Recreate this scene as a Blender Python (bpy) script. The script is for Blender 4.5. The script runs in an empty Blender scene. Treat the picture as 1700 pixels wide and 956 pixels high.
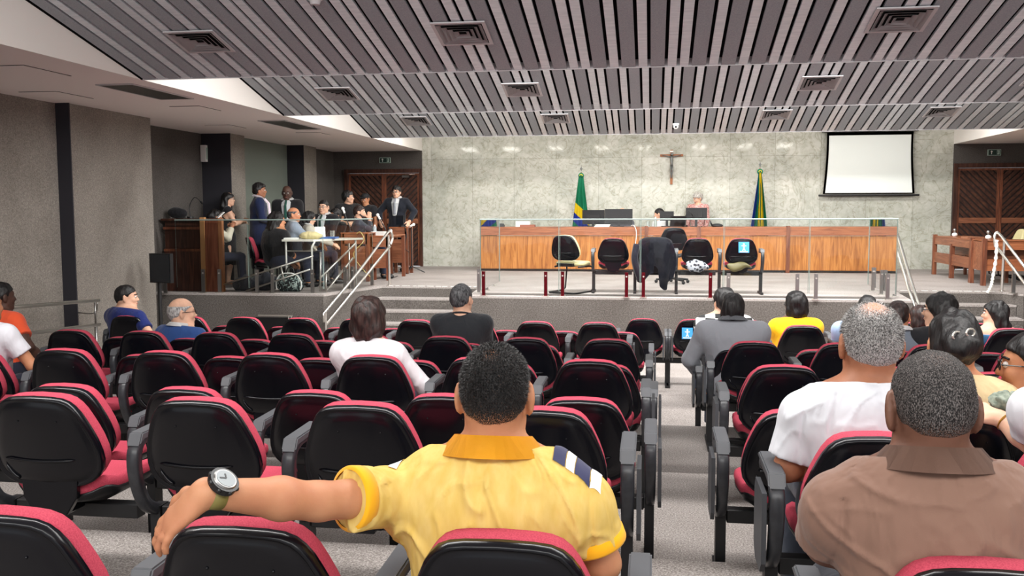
import bpy, bmesh, math, random
import numpy as np
from mathutils import Vector, Matrix, noise

C = bpy.context.scene.collection
R = math.radians
random.seed(7)

# ------------------------------------------------------------------ camera
FPX, YAW, PITCH, ROLL, CZ = 1560.0, 0.149, 0.083, -0.0031, 1.25
_cy, _sy, _cp, _sp, _cr, _sr = math.cos(YAW), math.sin(YAW), math.cos(PITCH), math.sin(PITCH), math.cos(ROLL), math.sin(ROLL)
_rt = Vector((_cy, _sy, 0)); _fw = Vector((-_sy*_cp, _cy*_cp, -_sp)); _up = _rt.cross(_fw)
_r = _rt*_cr + _up*_sr; _u = -_rt*_sr + _up*_cr
cam = bpy.data.cameras.new('camera'); cam.sensor_width = 36.0; cam.lens = FPX/1700*36.0
cam.clip_start = 0.05; cam.clip_end = 200
camo = bpy.data.objects.new('camera', cam); C.objects.link(camo)
camo.matrix_world = Matrix(((_r.x, _u.x, -_fw.x, 0), (_r.y, _u.y, -_fw.y, 0), (_r.z, _u.z, -_fw.z, CZ), (0, 0, 0, 1)))
bpy.context.scene.camera = camo

def at(px, py, X=None, Y=None, Z=None, d=None):
    """the world point seen at a place of the photograph, on a plane x, y or z or at a depth"""
    v = _fw + _r*((px-850)/FPX) - _u*((py-478)/FPX)
    if X is not None: t = X/v.x
    elif Y is not None: t = Y/v.y
    elif Z is not None: t = (Z-CZ)/v.z
    else: t = d
    return v*t + Vector((0, 0, CZ))

# ------------------------------------------------------------------ world, light, exposure
sc = bpy.context.scene
sc.view_settings.view_transform = 'Standard'; sc.view_settings.look = 'None'
sc.view_settings.gamma = 1.0; sc.view_settings.use_curve_mapping = False
sc.view_settings.exposure = 0.6
w = bpy.data.worlds.new('world'); sc.world = w; w.use_nodes = True
w.node_tree.nodes['Background'].inputs[0].default_value = (0.93, 0.96, 1.0, 1)
w.node_tree.nodes['Background'].inputs[1].default_value = 0.7

def area(name, loc, size, power, rot=(0, 0, 0), col=(1, 0.985, 0.96)):
    l = bpy.data.lights.new(name, 'AREA'); l.shape = 'RECTANGLE'; l.size, l.size_y = size
    l.energy = power; l.color = col
    o = bpy.data.objects.new(name, l); C.objects.link(o); o.location = loc; o.rotation_euler = rot
    return o
EDGE = (8.86, 12.5, 16.63)           # where each ceiling section comes down to its lowest edge
XL, XR, ZS, SL = -5.06, 6.03, 2.555, 0.235
YF = 20.4                            # front wall
# luminaires hidden above the saw-tooth edges, shining down and towards the stage
area('cove_light', (0.5, EDGE[0]+0.35, 3.25), (8.6, 0.35), 430, (R(22), 0, 0))
area('cove_light', (0.5, EDGE[1]+0.35, 3.25), (8.6, 0.35), 430, (R(25), 0, 0))
area('cove_light', (0.5, EDGE[2]+1.0, 3.30), (10.4, 0.8), 170, (R(18), 0, 0))
area('hall_fill', (0.5, 3.9, 3.35), (10.4, 0.6), 300, (R(8), 0, 0))  # unseen fill lamp added over the near seats
area('hall_fill', (0.5, -1.2, 3.3), (10.0, 1.6), 260, (R(10), 0, 0))  # unseen fill lamp added behind the camera

# ------------------------------------------------------------------ materials
def mat(name, col, rough=0.6, metal=0.0, spec=0.5, **k):
    m = bpy.data.materials.new(name); m.use_nodes = True
    b = m.node_tree.nodes['Principled BSDF']
    b.inputs['Base Color'].default_value = (*lin(col), 1); b.inputs['Roughness'].default_value = rough
    b.inputs['Metallic'].default_value = metal; b.inputs['Specular IOR Level'].default_value = spec
    for kk, v in k.items(): b.inputs[kk.replace('_', ' ')].default_value = v
    return m
def lin(c):
    return tuple(((x/255)/12.92 if x/255 <= 0.04045 else ((x/255+0.055)/1.055)**2.4) for x in c)
def N(m, t, **k):
    n = m.node_tree.nodes.new(t)
    for a, v in k.items(): setattr(n, a, v)
    return n
def L(m, a, b): m.node_tree.links.new(a, b)
def bsdf(m): return m.node_tree.nodes['Principled BSDF']
def coords(m, scale=(1, 1, 1), obj=True):
    tc = N(m, 'ShaderNodeTexCoord'); mp = N(m, 'ShaderNodeMapping'); mp.inputs['Scale'].default_value = scale
    L(m, tc.outputs['Object' if obj else 'Generated'], mp.inputs[0]); return mp.outputs[0]
def ramp(m, fac, stops):
    r = N(m, 'ShaderNodeValToRGB'); e = r.color_ramp.elements
    while len(e) < len(stops): e.new(0.5)
    for el, (p, c) in zip(e, stops): el.position = p; el.color = (*lin(c), 1)
    L(m, fac, r.inputs[0]); return r.outputs[0]
def noisy(name, c1, c2, scale=20, rough=0.7, detail=4, bump=0.0, bscale=None, stretch=(1, 1, 1), metal=0, p=(0.35, 0.65), spec=0.5, bdist=0.01):
    m = mat(name, c1, rough, metal, spec); v = coords(m, stretch)
    n = N(m, 'ShaderNodeTexNoise'); n.inputs['Scale'].default_value = scale; n.inputs['Detail'].default_value = detail
    L(m, v, n.inputs['Vector'])
    L(m, ramp(m, n.outputs[0], [(p[0], c1), (p[1], c2)]), bsdf(m).inputs['Base Color'])
    if bump:
        n2 = N(m, 'ShaderNodeTexNoise'); n2.inputs['Scale'].default_value = bscale or scale; n2.inputs['Detail'].default_value = 3
        L(m, v, n2.inputs['Vector'])
        b = N(m, 'ShaderNodeBump'); b.inputs['Strength'].default_value = bump; b.inputs['Distance'].default_value = bdist
        L(m, n2.outputs[0], b.inputs['Height']); L(m, b.outputs[0], bsdf(m).inputs['Normal'])
    return m
def cloth(name, col, wr=0.5, scale=7.0, fine=True, var=0.0, dist=0.035, stretch=(1.6, 1.6, 0.8)):
    """a woven fabric with soft folds in its normal"""
    m = mat(name, col, 0.85, 0, 0.25); b = bsdf(m); b.inputs['Sheen Weight'].default_value = 0.15
    v = coords(m, stretch)
    n = N(m, 'ShaderNodeTexNoise'); n.inputs['Scale'].default_value = scale; n.inputs['Detail'].default_value = 2.0; n.inputs['Distortion'].default_value = 0.35
    L(m, v, n.inputs['Vector'])
    bp = N(m, 'ShaderNodeBump'); bp.inputs['Strength'].default_value = wr; bp.inputs['Distance'].default_value = dist
    L(m, n.outputs[0], bp.inputs['Height']); last = bp
    if fine:
        n2 = N(m, 'ShaderNodeTexNoise'); n2.inputs['Scale'].default_value = 600
        v2 = coords(m); L(m, v2, n2.inputs['Vector'])
        b2 = N(m, 'ShaderNodeBump'); b2.inputs['Strength'].default_value = 0.15; b2.inputs['Distance'].default_value = 0.002
        L(m, n2.outputs[0], b2.inputs['Height']); L(m, bp.outputs[0], b2.inputs['Normal']); last = b2
    L(m, last.outputs[0], b.inputs['Normal'])
    return m

M = {}
def carpet(name, a, b_, c, scale):
    m = mat(name, a, 0.95, 0, 0.1); v = coords(m)
    n = N(m, 'ShaderNodeTexNoise'); n.inputs['Scale'].default_value = scale; n.inputs['Detail'].default_value = 6; n.inputs['Roughness'].default_value = 0.75
    L(m, v, n.inputs['Vector'])
    big = N(m, 'ShaderNodeTexNoise'); big.inputs['Scale'].default_value = 1.3; big.inputs['Detail'].default_value = 4; L(m, v, big.inputs['Vector'])
    mx = N(m, 'ShaderNodeMix', data_type='RGBA', blend_type='MULTIPLY'); mx.inputs[0].default_value = 0.35
    L(m, ramp(m, n.outputs[0], [(0.3, a), (0.5, b_), (0.7, c)]), mx.inputs[6])
    L(m, ramp(m, big.outputs[0], [(0.35, (190, 185, 182)), (0.6, (255, 255, 255))]), mx.inputs[7])
    L(m, mx.outputs[2], bsdf(m).inputs['Base Color'])
    b = N(m, 'ShaderNodeBump'); b.inputs['Strength'].default_value = 0.5; b.inputs['Distance'].default_value = 0.01
    L(m, n.outputs[0], b.inputs['Height']); L(m, b.outputs[0], bsdf(m).inputs['Normal'])
    return m
M['floor'] = carpet('floor_carpet', (70, 65, 62), (146, 139, 135), (206, 200, 195), 115)
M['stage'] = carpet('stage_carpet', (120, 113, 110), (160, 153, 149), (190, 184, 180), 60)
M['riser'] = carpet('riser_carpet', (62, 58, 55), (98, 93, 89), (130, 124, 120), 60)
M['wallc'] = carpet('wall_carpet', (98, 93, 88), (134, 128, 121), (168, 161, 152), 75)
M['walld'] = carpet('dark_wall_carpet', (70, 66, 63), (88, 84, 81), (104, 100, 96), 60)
M['gap'] = mat('shadow_gap', (9, 9, 11), 0.9, 0, 0.1)
M['col'] = mat('column_side_shade', (38, 37, 44), 0.8)  # shade of the unlit panel and column sides, as a colour
M['white'] = mat('white_plaster', (232, 228, 222), 0.9)
M['soffit'] = mat('soffit_plaster', (232, 224, 220), 0.9)
M['greenwall'] = mat('grey_green_panel', (104, 112, 104), 0.8)
M['black'] = mat('black_plastic', (14, 15, 18), 0.38)
M['blackm'] = mat('black_metal', (18, 18, 20), 0.5)
M['steel'] = mat('polished_steel', (224, 222, 216), 0.33, 1.0)
M['steeld'] = mat('dull_steel', (150, 148, 146), 0.35, 1.0)
M['paper'] = mat('white_paper', (240, 240, 236), 0.8)
M['shell'] = mat('seat_shell_plastic', (9, 10, 16), 0.22, 0, 0.35)
M['armgrey'] = noisy('armrest_plastic', (44, 45, 49), (54, 56, 60), 30, 0.36)
M['padlit'] = mat('arm_pad_lit_plastic', (80, 82, 86), 0.42)  # paler than the armrest: overhead light on the pads put into the colour
M['tabgrey'] = mat('tablet_laminate', (66, 68, 72), 0.45)
M['red'] = noisy('red_upholstery', (166, 58, 76), (190, 74, 92), 260, 0.9, bump=0.4, bscale=500, bdist=0.003, spec=0.2)
M['cream'] = mat('cream_vinyl', (196, 186, 140), 0.6)
M['dslat'] = noisy('dark_ceiling_panel', (142, 149, 155), (158, 165, 170), 90, 0.75, metal=0.0)
M['lslat'] = noisy('satin_aluminium_slat', (204, 214, 220), (222, 230, 235), 6, 0.4, stretch=(1, 6, 1), metal=0.15)
M['vent'] = mat('vent_metal', (186, 184, 186), 0.5, 0.1)
def wood(name, c1, c2, c3, scale=3.0, stretch=(6, 6, 0.5), rough=0.35, axis='Z'):
    m = mat(name, c1, rough); v = coords(m, stretch)
    n = N(m, 'ShaderNodeTexNoise'); n.inputs['Scale'].default_value = scale; n.inputs['Detail'].default_value = 6; n.inputs['Distortion'].default_value = 1.6
    L(m, v, n.inputs['Vector'])
    L(m, ramp(m, n.outputs[0], [(0.3, c1), (0.5, c2), (0.7, c3)]), bsdf(m).inputs['Base Color'])
    return m
M['oak'] = wood('honey_wood_panel', (134, 78, 32), (168, 106, 50), (192, 130, 68))
M['oakh'] = wood('honey_wood_rail', (118, 66, 40), (146, 86, 54), (166, 104, 68), stretch=(0.5, 6, 8))
M['brown'] = wood('brown_wood', (104, 62, 44), (132, 82, 58), (152, 100, 72), stretch=(0.6, 4, 6))
M['brownv'] = wood('brown_wood_upright', (84, 46, 32), (112, 64, 44), (136, 84, 58), stretch=(6, 6, 0.5))
M['dwood'] = wood('dark_wood', (46, 26, 20), (66, 38, 28), (84, 52, 40))
M['doorw'] = wood('door_batten_wood', (46, 25, 19), (70, 42, 31), (92, 58, 43), stretch=(3, 3, 3))
M['doord'] = mat('door_groove', (26, 16, 14), 0.6)
M['screen'] = mat('projection_fabric', (226, 232, 228), 0.9)
M['glassm'] = mat('dark_screen', (20, 24, 30), 0.15)
def glass(name):
    m = bpy.data.materials.new(name); m.use_nodes = True; nt = m.node_tree
    nt.nodes.clear(); o = nt.nodes.new('ShaderNodeOutputMaterial'); mx = nt.nodes.new('ShaderNodeMixShader')
    t = nt.nodes.new('ShaderNodeBsdfTransparent'); g = nt.nodes.new('ShaderNodeBsdfGlossy'); f = nt.nodes.new('ShaderNodeFresnel')
    t.inputs[0].default_value = (0.93, 0.955, 0.945, 1); g.inputs['Roughness'].default_value = 0.02; f.inputs[0].default_value = 1.45
    nt.links.new(f.outputs[0], mx.inputs[0]); nt.links.new(t.outputs[0], mx.inputs[1]); nt.links.new(g.outputs[0], mx.inputs[2])
    nt.links.new(mx.outputs[0], o.inputs[0]); return m
M['glass'] = glass('clear_glass')
M['glassedge'] = mat('glass_edge', (132, 148, 142), 0.25)
def marble():
    m = mat('marble', (190, 190, 180), 0.09, 0, 0.5); v = coords(m)
    n = N(m, 'ShaderNodeTexNoise'); n.inputs['Scale'].default_value = 1.1; n.inputs['Detail'].default_value = 9; n.inputs['Roughness'].default_value = 0.62; n.inputs['Distortion'].default_value = 1.2
    L(m, v, n.inputs['Vector'])
    base = ramp(m, n.outputs[0], [(0.3, (176, 178, 168)), (0.48, (196, 197, 187)), (0.62, (208, 208, 199)), (0.8, (184, 183, 172))])
    n2 = N(m, 'ShaderNodeTexNoise'); n2.inputs['Scale'].default_value = 2.2; n2.inputs['Detail'].default_value = 8; n2.inputs['Distortion'].default_value = 2.5
    L(m, v, n2.inputs['Vector'])
    vein = ramp(m, n2.outputs[0], [(0.47, (255, 255, 255)), (0.5, (216, 213, 203)), (0.53, (255, 255, 255))])
    n3 = N(m, 'ShaderNodeTexNoise'); n3.inputs['Scale'].default_value = 14; n3.inputs['Detail'].default_value = 6
    L(m, v, n3.inputs['Vector'])
    mott = ramp(m, n3.outputs[0], [(0.35, (236, 236, 231)), (0.6, (255, 255, 255))])
    br = N(m, 'ShaderNodeTexBrick'); br.offset = 0.0; br.inputs['Scale'].default_value = 1.0
    br.inputs['Brick Width'].default_value = 0.92; br.inputs['Row Height'].default_value = 2.36; br.inputs['Mortar Size'].default_value = 0.004
    br.inputs['Color1'].default_value = (1, 1, 1, 1); br.inputs['Color2'].default_value = (0.86, 0.86, 0.85, 1); br.inputs['Mortar'].default_value = (0.6, 0.6, 0.57, 1)
    mp = N(m, 'ShaderNodeMapping'); mp.inputs['Rotation'].default_value = (R(90), 0, 0); mp.inputs['Location'].default_value = (0.25, 0, 0)
    L(m, v, mp.inputs[0]); L(m, mp.outputs[0], br.inputs['Vector'])
    cur = base
    for x, f in ((vein, 0.8), (mott, 0.9), (br.outputs[0], 1.0)):
        mx = N(m, 'ShaderNodeMix', data_type='RGBA', blend_type='MULTIPLY'); mx.inputs[0].default_value = f
        L(m, cur, mx.inputs[6]); L(m, x, mx.inputs[7]); cur = mx.outputs[2]
    L(m, cur, bsdf(m).inputs['Base Color']); return m
M['marble'] = marble()
def emit(name, col, s):
    m = bpy.data.materials.new(name); m.use_nodes = True; nt = m.node_tree; nt.nodes.clear()
    o = nt.nodes.new('ShaderNodeOutputMaterial'); e = nt.nodes.new('ShaderNodeEmission')
    e.inputs[0].default_value = (*lin(col), 1); e.inputs[1].default_value = s; nt.links.new(e.outputs[0], o.inputs[0]); return m
M['tube'] = emit('fluorescent_tube', (255, 252, 244), 20)

# ------------------------------------------------------------------ mesh helpers
def link(name, me, m, parent=None, smooth=False):
    if m is not None: me.materials.append(m)
    o = bpy.data.objects.new(name, me); C.objects.link(o)
    if parent is not None: o.parent = parent
    if smooth: me.polygons.foreach_set('use_smooth', [True]*len(me.polygons))
    return o
def obj(name, bm, m, parent=None, smooth=False, bevel=0.0):
    if bevel:
        es = [e for e in bm.edges if e.is_manifold and e.calc_face_angle(0) > 0.6]
        bmesh.ops.bevel(bm, geom=es, offset=bevel, segments=2, profile=0.6, affect='EDGES', clamp_overlap=True)
    me = bpy.data.meshes.new(name); bm.to_mesh(me); bm.free()
    if isinstance(m, (list, tuple)):
        for x in m[:-1]: me.materials.append(x)
        m = m[-1]
    return link(name, me, m, parent, smooth)
def thing(name, label, cat, loc=(0, 0, 0), rz=0, group=None):
    o = bpy.data.objects.new(name, None); C.objects.link(o); o.empty_display_size = 0.1
    o.location = loc; o.rotation_euler = (0, 0, rz); tag(o, label, cat, group); return o
def tag(o, label=None, cat=None, group=None):
    if label: o['label'] = label
    if cat: o['category'] = cat
    if group: o['group'] = group
    return o
def struct(name, bm, m, parent=None, **k):
    o = obj(name, bm, m, parent, **k)
    if parent is None: o['kind'] = 'structure'
    return o
def B(): return bmesh.new()
def box(bm, x0, x1, y0, y1, z0, z1, mi=0):
    vs = [bm.verts.new(p) for p in ((x0, y0, z0), (x1, y0, z0), (x1, y1, z0), (x0, y1, z0), (x0, y0, z1), (x1, y0, z1), (x1, y1, z1), (x0, y1, z1))]
    for f in ((0, 3, 2, 1), (4, 5, 6, 7), (0, 1, 5, 4), (1, 2, 6, 5), (2, 3, 7, 6), (3, 0, 4, 7)):
        bm.faces.new([vs[i] for i in f]).material_index = mi
    return bm
def prism(bm, pts, a, b, axis='y', mi=0):
    """a closed outline of (u, v) pairs pushed from a to b along an axis"""
    def p3(u, v, t): return {'y': (u, t, v), 'x': (t, u, v), 'z': (u, v, t)}[axis]
    lo = [bm.verts.new(p3(u, v, a)) for u, v in pts]; hi = [bm.verts.new(p3(u, v, b)) for u, v in pts]
    n = len(pts); fs = [bm.faces.new(lo), bm.faces.new(hi[::-1])]
    for i in range(n): fs.append(bm.faces.new((lo[i], hi[i], hi[(i+1) % n], lo[(i+1) % n])))
    for f in fs: f.material_index = mi
    bmesh.ops.recalc_face_normals(bm, faces=fs); return bm
def tube(bm, pts, r, n=10, closed=False, cap=True, rs=None):
    pts = [Vector(p) for p in pts]; rings = []; m = len(pts)
    prev = None
    for i, p in enumerate(pts):
        if closed: t = pts[(i+1) % m]-pts[i-1]
        else: t = (pts[min(i+1, m-1)]-pts[max(i-1, 0)])
        t.normalize()
        if prev is None:
            a = Vector((0, 0, 1)) if abs(t.z) < 0.9 else Vector((1, 0, 0)); u = t.cross(a).normalized()
        else: u = (prev - t*prev.dot(t)).normalized()
        prev = u; v = t.cross(u); rr = rs[i] if rs else r
        rings.append([bm.verts.new(p + (u*math.cos(2*math.pi*k/n)+v*math.sin(2*math.pi*k/n))*rr) for k in range(n)])
    for i in range(m if closed else m-1):
        a, b = rings[i], rings[(i+1) % m]
        for k in range(n): bm.faces.new((a[k], a[(k+1) % n], b[(k+1) % n], b[k]))
    if cap and not closed: bm.faces.new(rings[0][::-1]); bm.faces.new(rings[-1])
    return bm
def smooth_path(pts, k=4):
    pts = [Vector(p) for p in pts]; out = []
    P = [pts[0]]+pts+[pts[-1]]
    for i in range(1, len(P)-2):
        for j in range(k):
            t = j/k; a, b, c, d = P[i-1], P[i], P[i+1], P[i+2]
            out.append(0.5*((2*b)+(c-a)*t+(2*a-5*b+4*c-d)*t*t+(3*b-a-3*c+d)*t**3))
    return out+[pts[-1]]
def ball(bm, c, r, sx=1, sy=1, sz=1, u=16, v=10):
    ret = bmesh.ops.create_uvsphere(bm, u_segments=u, v_segments=v, radius=r)
    for x in ret['verts']: x.co = Vector((x.co.x*sx, x.co.y*sy, x.co.z*sz))+Vector(c)
    return bm
def cyl(bm, c, r, h, n=16, r2=None):
    ret = bmesh.ops.create_cone(bm, cap_ends=True, segments=n, radius1=r, radius2=r if r2 is None else r2, depth=h)
    for x in ret['verts']: x.co += Vector(c)+Vector((0, 0, h/2))
    return bm
def rotmesh(bm, M4, verts=None):
    bmesh.ops.transform(bm, matrix=M4, verts=verts or bm.verts); return bm
# ------------------------------------------------------------------ floor tiers and stage
TIER = [(-3.0, 4.08, -0.285), (4.08, 5.88, -0.40), (5.88, 7.76, -0.53), (7.76, 10.05, -0.68), (10.05, 15.2, -0.86)]
bm = B()
for y0, y1, z in TIER: box(bm, -7.9, 9.5, y0, y1, -1.3, z)
struct('floor', bm, M['floor'])
YS = 13.4
bm = B()
# outline of the stage top with its two stair recesses
outl = [(-7.9, YS), (-4.86, YS), (-4.42, 15.0), (-2.78, 15.0), (-2.66, YS), (3.5, YS), (3.66, 15.0), (5.2, 15.0), (5.35, 14.6), (9.5, 14.6), (9.5, YF), (-7.9, YF)]
prism(bm, outl, -0.03, 0.0, 'z', 0)
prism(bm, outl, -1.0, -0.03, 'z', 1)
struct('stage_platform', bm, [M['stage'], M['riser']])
# white edge strip stuck on the top step edge
def stairs(x0, x1, nm):
    bm = B()
    for i in range(1, 5):
        z = -0.172*i; y = 15.0-0.29*i
        box(bm, x0, x1, y, y+0.29, -0.99, z-0.03, 1)
        box(bm, x0, x1, y-0.005, y+0.29, z-0.03, z, 0)
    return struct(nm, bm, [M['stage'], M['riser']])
stairs(-4.75, -2.72, 'stair_flight'); stairs(3.55, 5.3, 'stair_flight')
bm = B()
random.seed(3)
for x0, x1 in ((-4.3, -2.85), (3.75, 5.1)):
    x = x0
    while x < x1:
        l = random.uniform(0.03, 0.12); box(bm, x, min(x+l, x1), 15.03, 15.055, 0.0, 0.003); x += l+random.uniform(0.01, 0.07)
struct('trim_1', bm, M['paper'])

# ------------------------------------------------------------------ walls
bm = B(); box(bm, XL, XR, YF, YF+0.3, 0, 4.2); struct('wall_front', bm, M['marble'])
# left wall: panels and recesses
def leftseg(bm, y0, y1, x, z0=-1.0, z1=ZS): box(bm, -8.0, x, y0, y1, z0, z1)
bm = B()
leftseg(bm, -3, 10.58, -7.18); leftseg(bm, 10.6, 12.5, -7.03)
struct('wall_left', bm, M['wallc'])
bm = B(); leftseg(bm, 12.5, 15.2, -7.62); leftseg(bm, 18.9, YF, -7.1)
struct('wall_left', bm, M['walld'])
bm = B(); box(bm, -7.62, -7.0, 10.58, 10.6, -1.0, ZS); box(bm, -7.62, -7.1, 15.18, 15.2, 0.0, ZS); box(bm, -7.3, -6.95, 18.18, 18.2, 0.0, ZS); struct('side_shade_strip', bm, M['col'])  # dark strips paint the shade on the camera-facing panel and column sides
bm = B(); leftseg(bm, 15.2, 15.75, -7.1); leftseg(bm, 18.2, 18.9, -6.95); struct('column', bm, M['wallc'])
bm = B(); leftseg(bm, 15.75, 15.95, -7.4); struct('trim_4', bm, M['gap'])
bm = B(); leftseg(bm, 15.95, 18.2, -7.3)
struct('trim_3', bm, M['greenwall'])
# side walls beside the marble, with door openings in them
DL0, DL1 = at(577, 350, Y=YF).x, XL-0.03
DR0, DR1 = XR+0.06, XR+0.06+(DL1-DL0)
ZD = 2.12
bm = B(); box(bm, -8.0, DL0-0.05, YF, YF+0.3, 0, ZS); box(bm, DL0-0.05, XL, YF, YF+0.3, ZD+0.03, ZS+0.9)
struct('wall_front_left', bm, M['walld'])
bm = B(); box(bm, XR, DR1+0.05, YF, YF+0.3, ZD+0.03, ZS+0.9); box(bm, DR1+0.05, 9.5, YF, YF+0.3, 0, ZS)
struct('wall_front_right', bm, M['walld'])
bm = B(); box(bm, 9.2, 9.5, -3, YF, -1.0, ZS); struct('wall_right', bm, M['walld'])

# doors: double leaves with chevron battens
def door(name, x0, x1):
    root = thing(name, None, None, (0, 0, 0)); root['kind'] = 'structure'
    xm = (x0+x1)/2; y = YF-0.0
    bm = B()
    box(bm, x0-0.05, x0+0.03, y-0.05, y+0.12, 0, ZD+0.04); box(bm, x1-0.03, x1+0.03, y-0.05, y+0.12, 0, ZD+0.04)
    box(bm, x0+0.03, x1-0.03, y-0.05, y+0.12, ZD-0.05, ZD+0.04)
    obj('door_frame', bm, M['dwood'], root)
    for s, (a, b) in ((1, (x0+0.035, xm-0.004)), (-1, (xm+0.004, x1-0.035))):
        bm = B(); box(bm, a, b, y+0.03, y+0.07, 0.01, ZD-0.055, 0)
        # diagonal battens clipped to the leaf
        st = 0.125; bw = 0.085; wdt = b-a; z0, z1 = 0.03, ZD-0.08
        k = -int(wdt/st)-2
        while True:
            c0 = z0+k*st
            if c0 > z1: break
            # batten runs down towards the middle of the pair: z = c + (distance from the middle edge)
            poly = []
            for (u, zz) in ((0, c0), (wdt, c0+wdt), (wdt, c0+wdt+bw), (0, c0+bw)): poly.append((u, zz))
            def clip(poly, f, inter):
                out = []
                for i in range(len(poly)):
                    p, q = poly[i], poly[(i+1) % len(poly)]
                    if f(p): out.append(p)
                    if f(p) != f(q): out.append(inter(p, q))
                return out
            for lim, sg in ((z0, 1), (z1, -1)):
                def inter(p, q): t = (lim-p[1])/(q[1]-p[1]); return (p[0]+t*(q[0]-p[0]), lim)
                poly = clip(poly, lambda p: (p[1]-lim)*sg >= 0, inter)
                if not poly: break
            if len(poly) >= 3:
                if s == 1: pp = [(b-u, zz) for u, zz in poly]
                else: pp = [(a+u, zz) for u, zz in poly]
                # door_1's battens rise outwards from the middle
                prism(bm, pp, y+0.012, y+0.03, 'y', 1)
            k += 1
        box(bm, a, a+0.05, y+0.0, y+0.03, 0.01, ZD-0.055, 2); box(bm, b-0.05, b, y+0.0, y+0.03, 0.01, ZD-0.055, 2)
        box(bm, a+0.05, b-0.05, y+0.0, y+0.035, ZD-0.1, ZD-0.055, 2)
        lf = obj('door_leaf', bm, [M['doord'], M['doorw'], M['brownv']], root)
        bm = B(); box(bm, a+0.05, b-0.05, y-0.012, y+0.0, 0.95, 1.06); obj('push_plate', bm, M['brown'], lf)
    return root
door('door_1', DL0, DL1); d2 = door('door_2', DR0, DR1)
# closer on the left door
t = thing('door_closer', 'small metal door closer at the top of the door behind the standing group', 'door closer', (XL-0.35, YF-0.01, ZD-0.12))
bm = B(); box(bm, -0.1, 0.06, -0.05, 0, -0.03, 0.01); obj('closer_body', bm, M['steeld'], t, bevel=0.008)
bm = B(); tube(bm, [(-0.08, -0.06, 0.02), (0.1, -0.16, 0.03), (0.2, -0.06, 0.035)], 0.008); obj('closer_arm', bm, M['steel'], t)

# ------------------------------------------------------------------ ceiling
def cz(y, e): return ZS + SL*(e-y)
# side soffits with their vertical fascias
bm = B(); box(bm, -8.0, XL-0.02, -3, YF+0.3, ZS, ZS+0.12); box(bm, XR+0.02, 9.5, -3, YF+0.3, ZS, ZS+0.12); struct('ceiling_soffit', bm, M['soffit'])
bm = B(); box(bm, XL-0.12, XL-0.02, -3, YF, ZS+0.12, 4.2); box(bm, XR+0.02, XR+0.12, -3, YF, ZS+0.12, 4.2)
box(bm, XL-0.02, XL, -3, YF, ZS, 4.2); box(bm, XR, XR+0.02, -3, YF, ZS, 4.2); struct('fascia', bm, M['white'])
bm = B(); box(bm, XL-0.1, XR+0.1, -3, YF+0.3, 4.2, 4.3); struct('ceiling', bm, M['white'])
starts = (EDGE[0]-4.1, EDGE[0]+0.72, EDGE[1]+0.72)
PAT = 'DLDLDLL'
def section(e, y0, nm):
    bmd, bml, bmg = B(), B(), B()
    def slab(bm, x0, x1, t0, t1):
        # slab following the slope, t measured upwards from the slope plane
        vs = [bm.verts.new(p) for p in ((x0, y0, cz(y0, e)+t0), (x1, y0, cz(y0, e)+t0), (x1, e, ZS+t0), (x0, e, ZS+t0), (x0, y0, cz(y0, e)+t1), (x1, y0, cz(y0, e)+t1), (x1, e, ZS+t1), (x0, e, ZS+t1))]
        for f in ((0, 3, 2, 1), (4, 5, 6, 7), (0, 1, 5, 4), (1, 2, 6, 5), (2, 3, 7, 6), (3, 0, 4, 7)): bm.faces.new([vs[i] for i in f])
    slab(bmg, XL, XR, 0.07, 0.09)
    slab(bmg, XL, XL+0.012, -0.004, 0.07)
    bmx = bmg
    x = XL+0.03; i = 0
    while x < XR-0.05:
        w_ = 0.124 if PAT[i % 7] == 'D' else 0.078
        slab(bmd if PAT[i % 7] == 'D' else bml, x, min(x+w_, XR), 0.0, 0.022)
        x += w_+0.03; i += 1
    struct(nm, bmd, M['dslat']); struct(nm, bml, M['lslat']); struct(nm, bmg, M['gap'])
    bm = B(); box(bm, XL, XR, e, e+0.012, ZS-0.006, ZS+0.07); struct('ceiling_edge', bm, M['vent'])
section(EDGE[0], starts[0], 'ceiling_slats'); section(EDGE[1], starts[1], 'ceiling_slats'); section(EDGE[2], starts[2], 'ceiling_slats')
# tube luminaires over the stage, between the last edge and the marble
PXR = (783, 850, 925, 1000, 1070, 1160, 1235, 1300)
for i, px in enumerate(PXR):
    x = at(px, 246, Y=YF+3.0).x
    t = thing('tube_luminaire', 'twin fluorescent tube luminaire hung behind the last ceiling edge, %s from the group side' % ['first', 'second', 'third', 'fourth', 'fifth', 'sixth', 'seventh', 'eighth'][i], 'light', (x, EDGE[2]+0.95, 2.72), 0, 'tube lights over the stage')
    bm = B(); box(bm, -0.14, 0.14, -0.62, 0.62, 0.04, 0.075); box(bm, -0.01, 0.01, -0.5, -0.48, 0.075, 1.48); box(bm, -0.01, 0.01, 0.48, 0.5, 0.075, 1.48); obj('housing', bm, M['white'], t)
    for s in (-1, 1):
        bm = B(); tube(bm, [(s*0.09, -0.6, 0.018), (s*0.09, 0.6, 0.018)], 0.015); obj('lamp_tube', bm, M['tube'], t)

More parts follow.
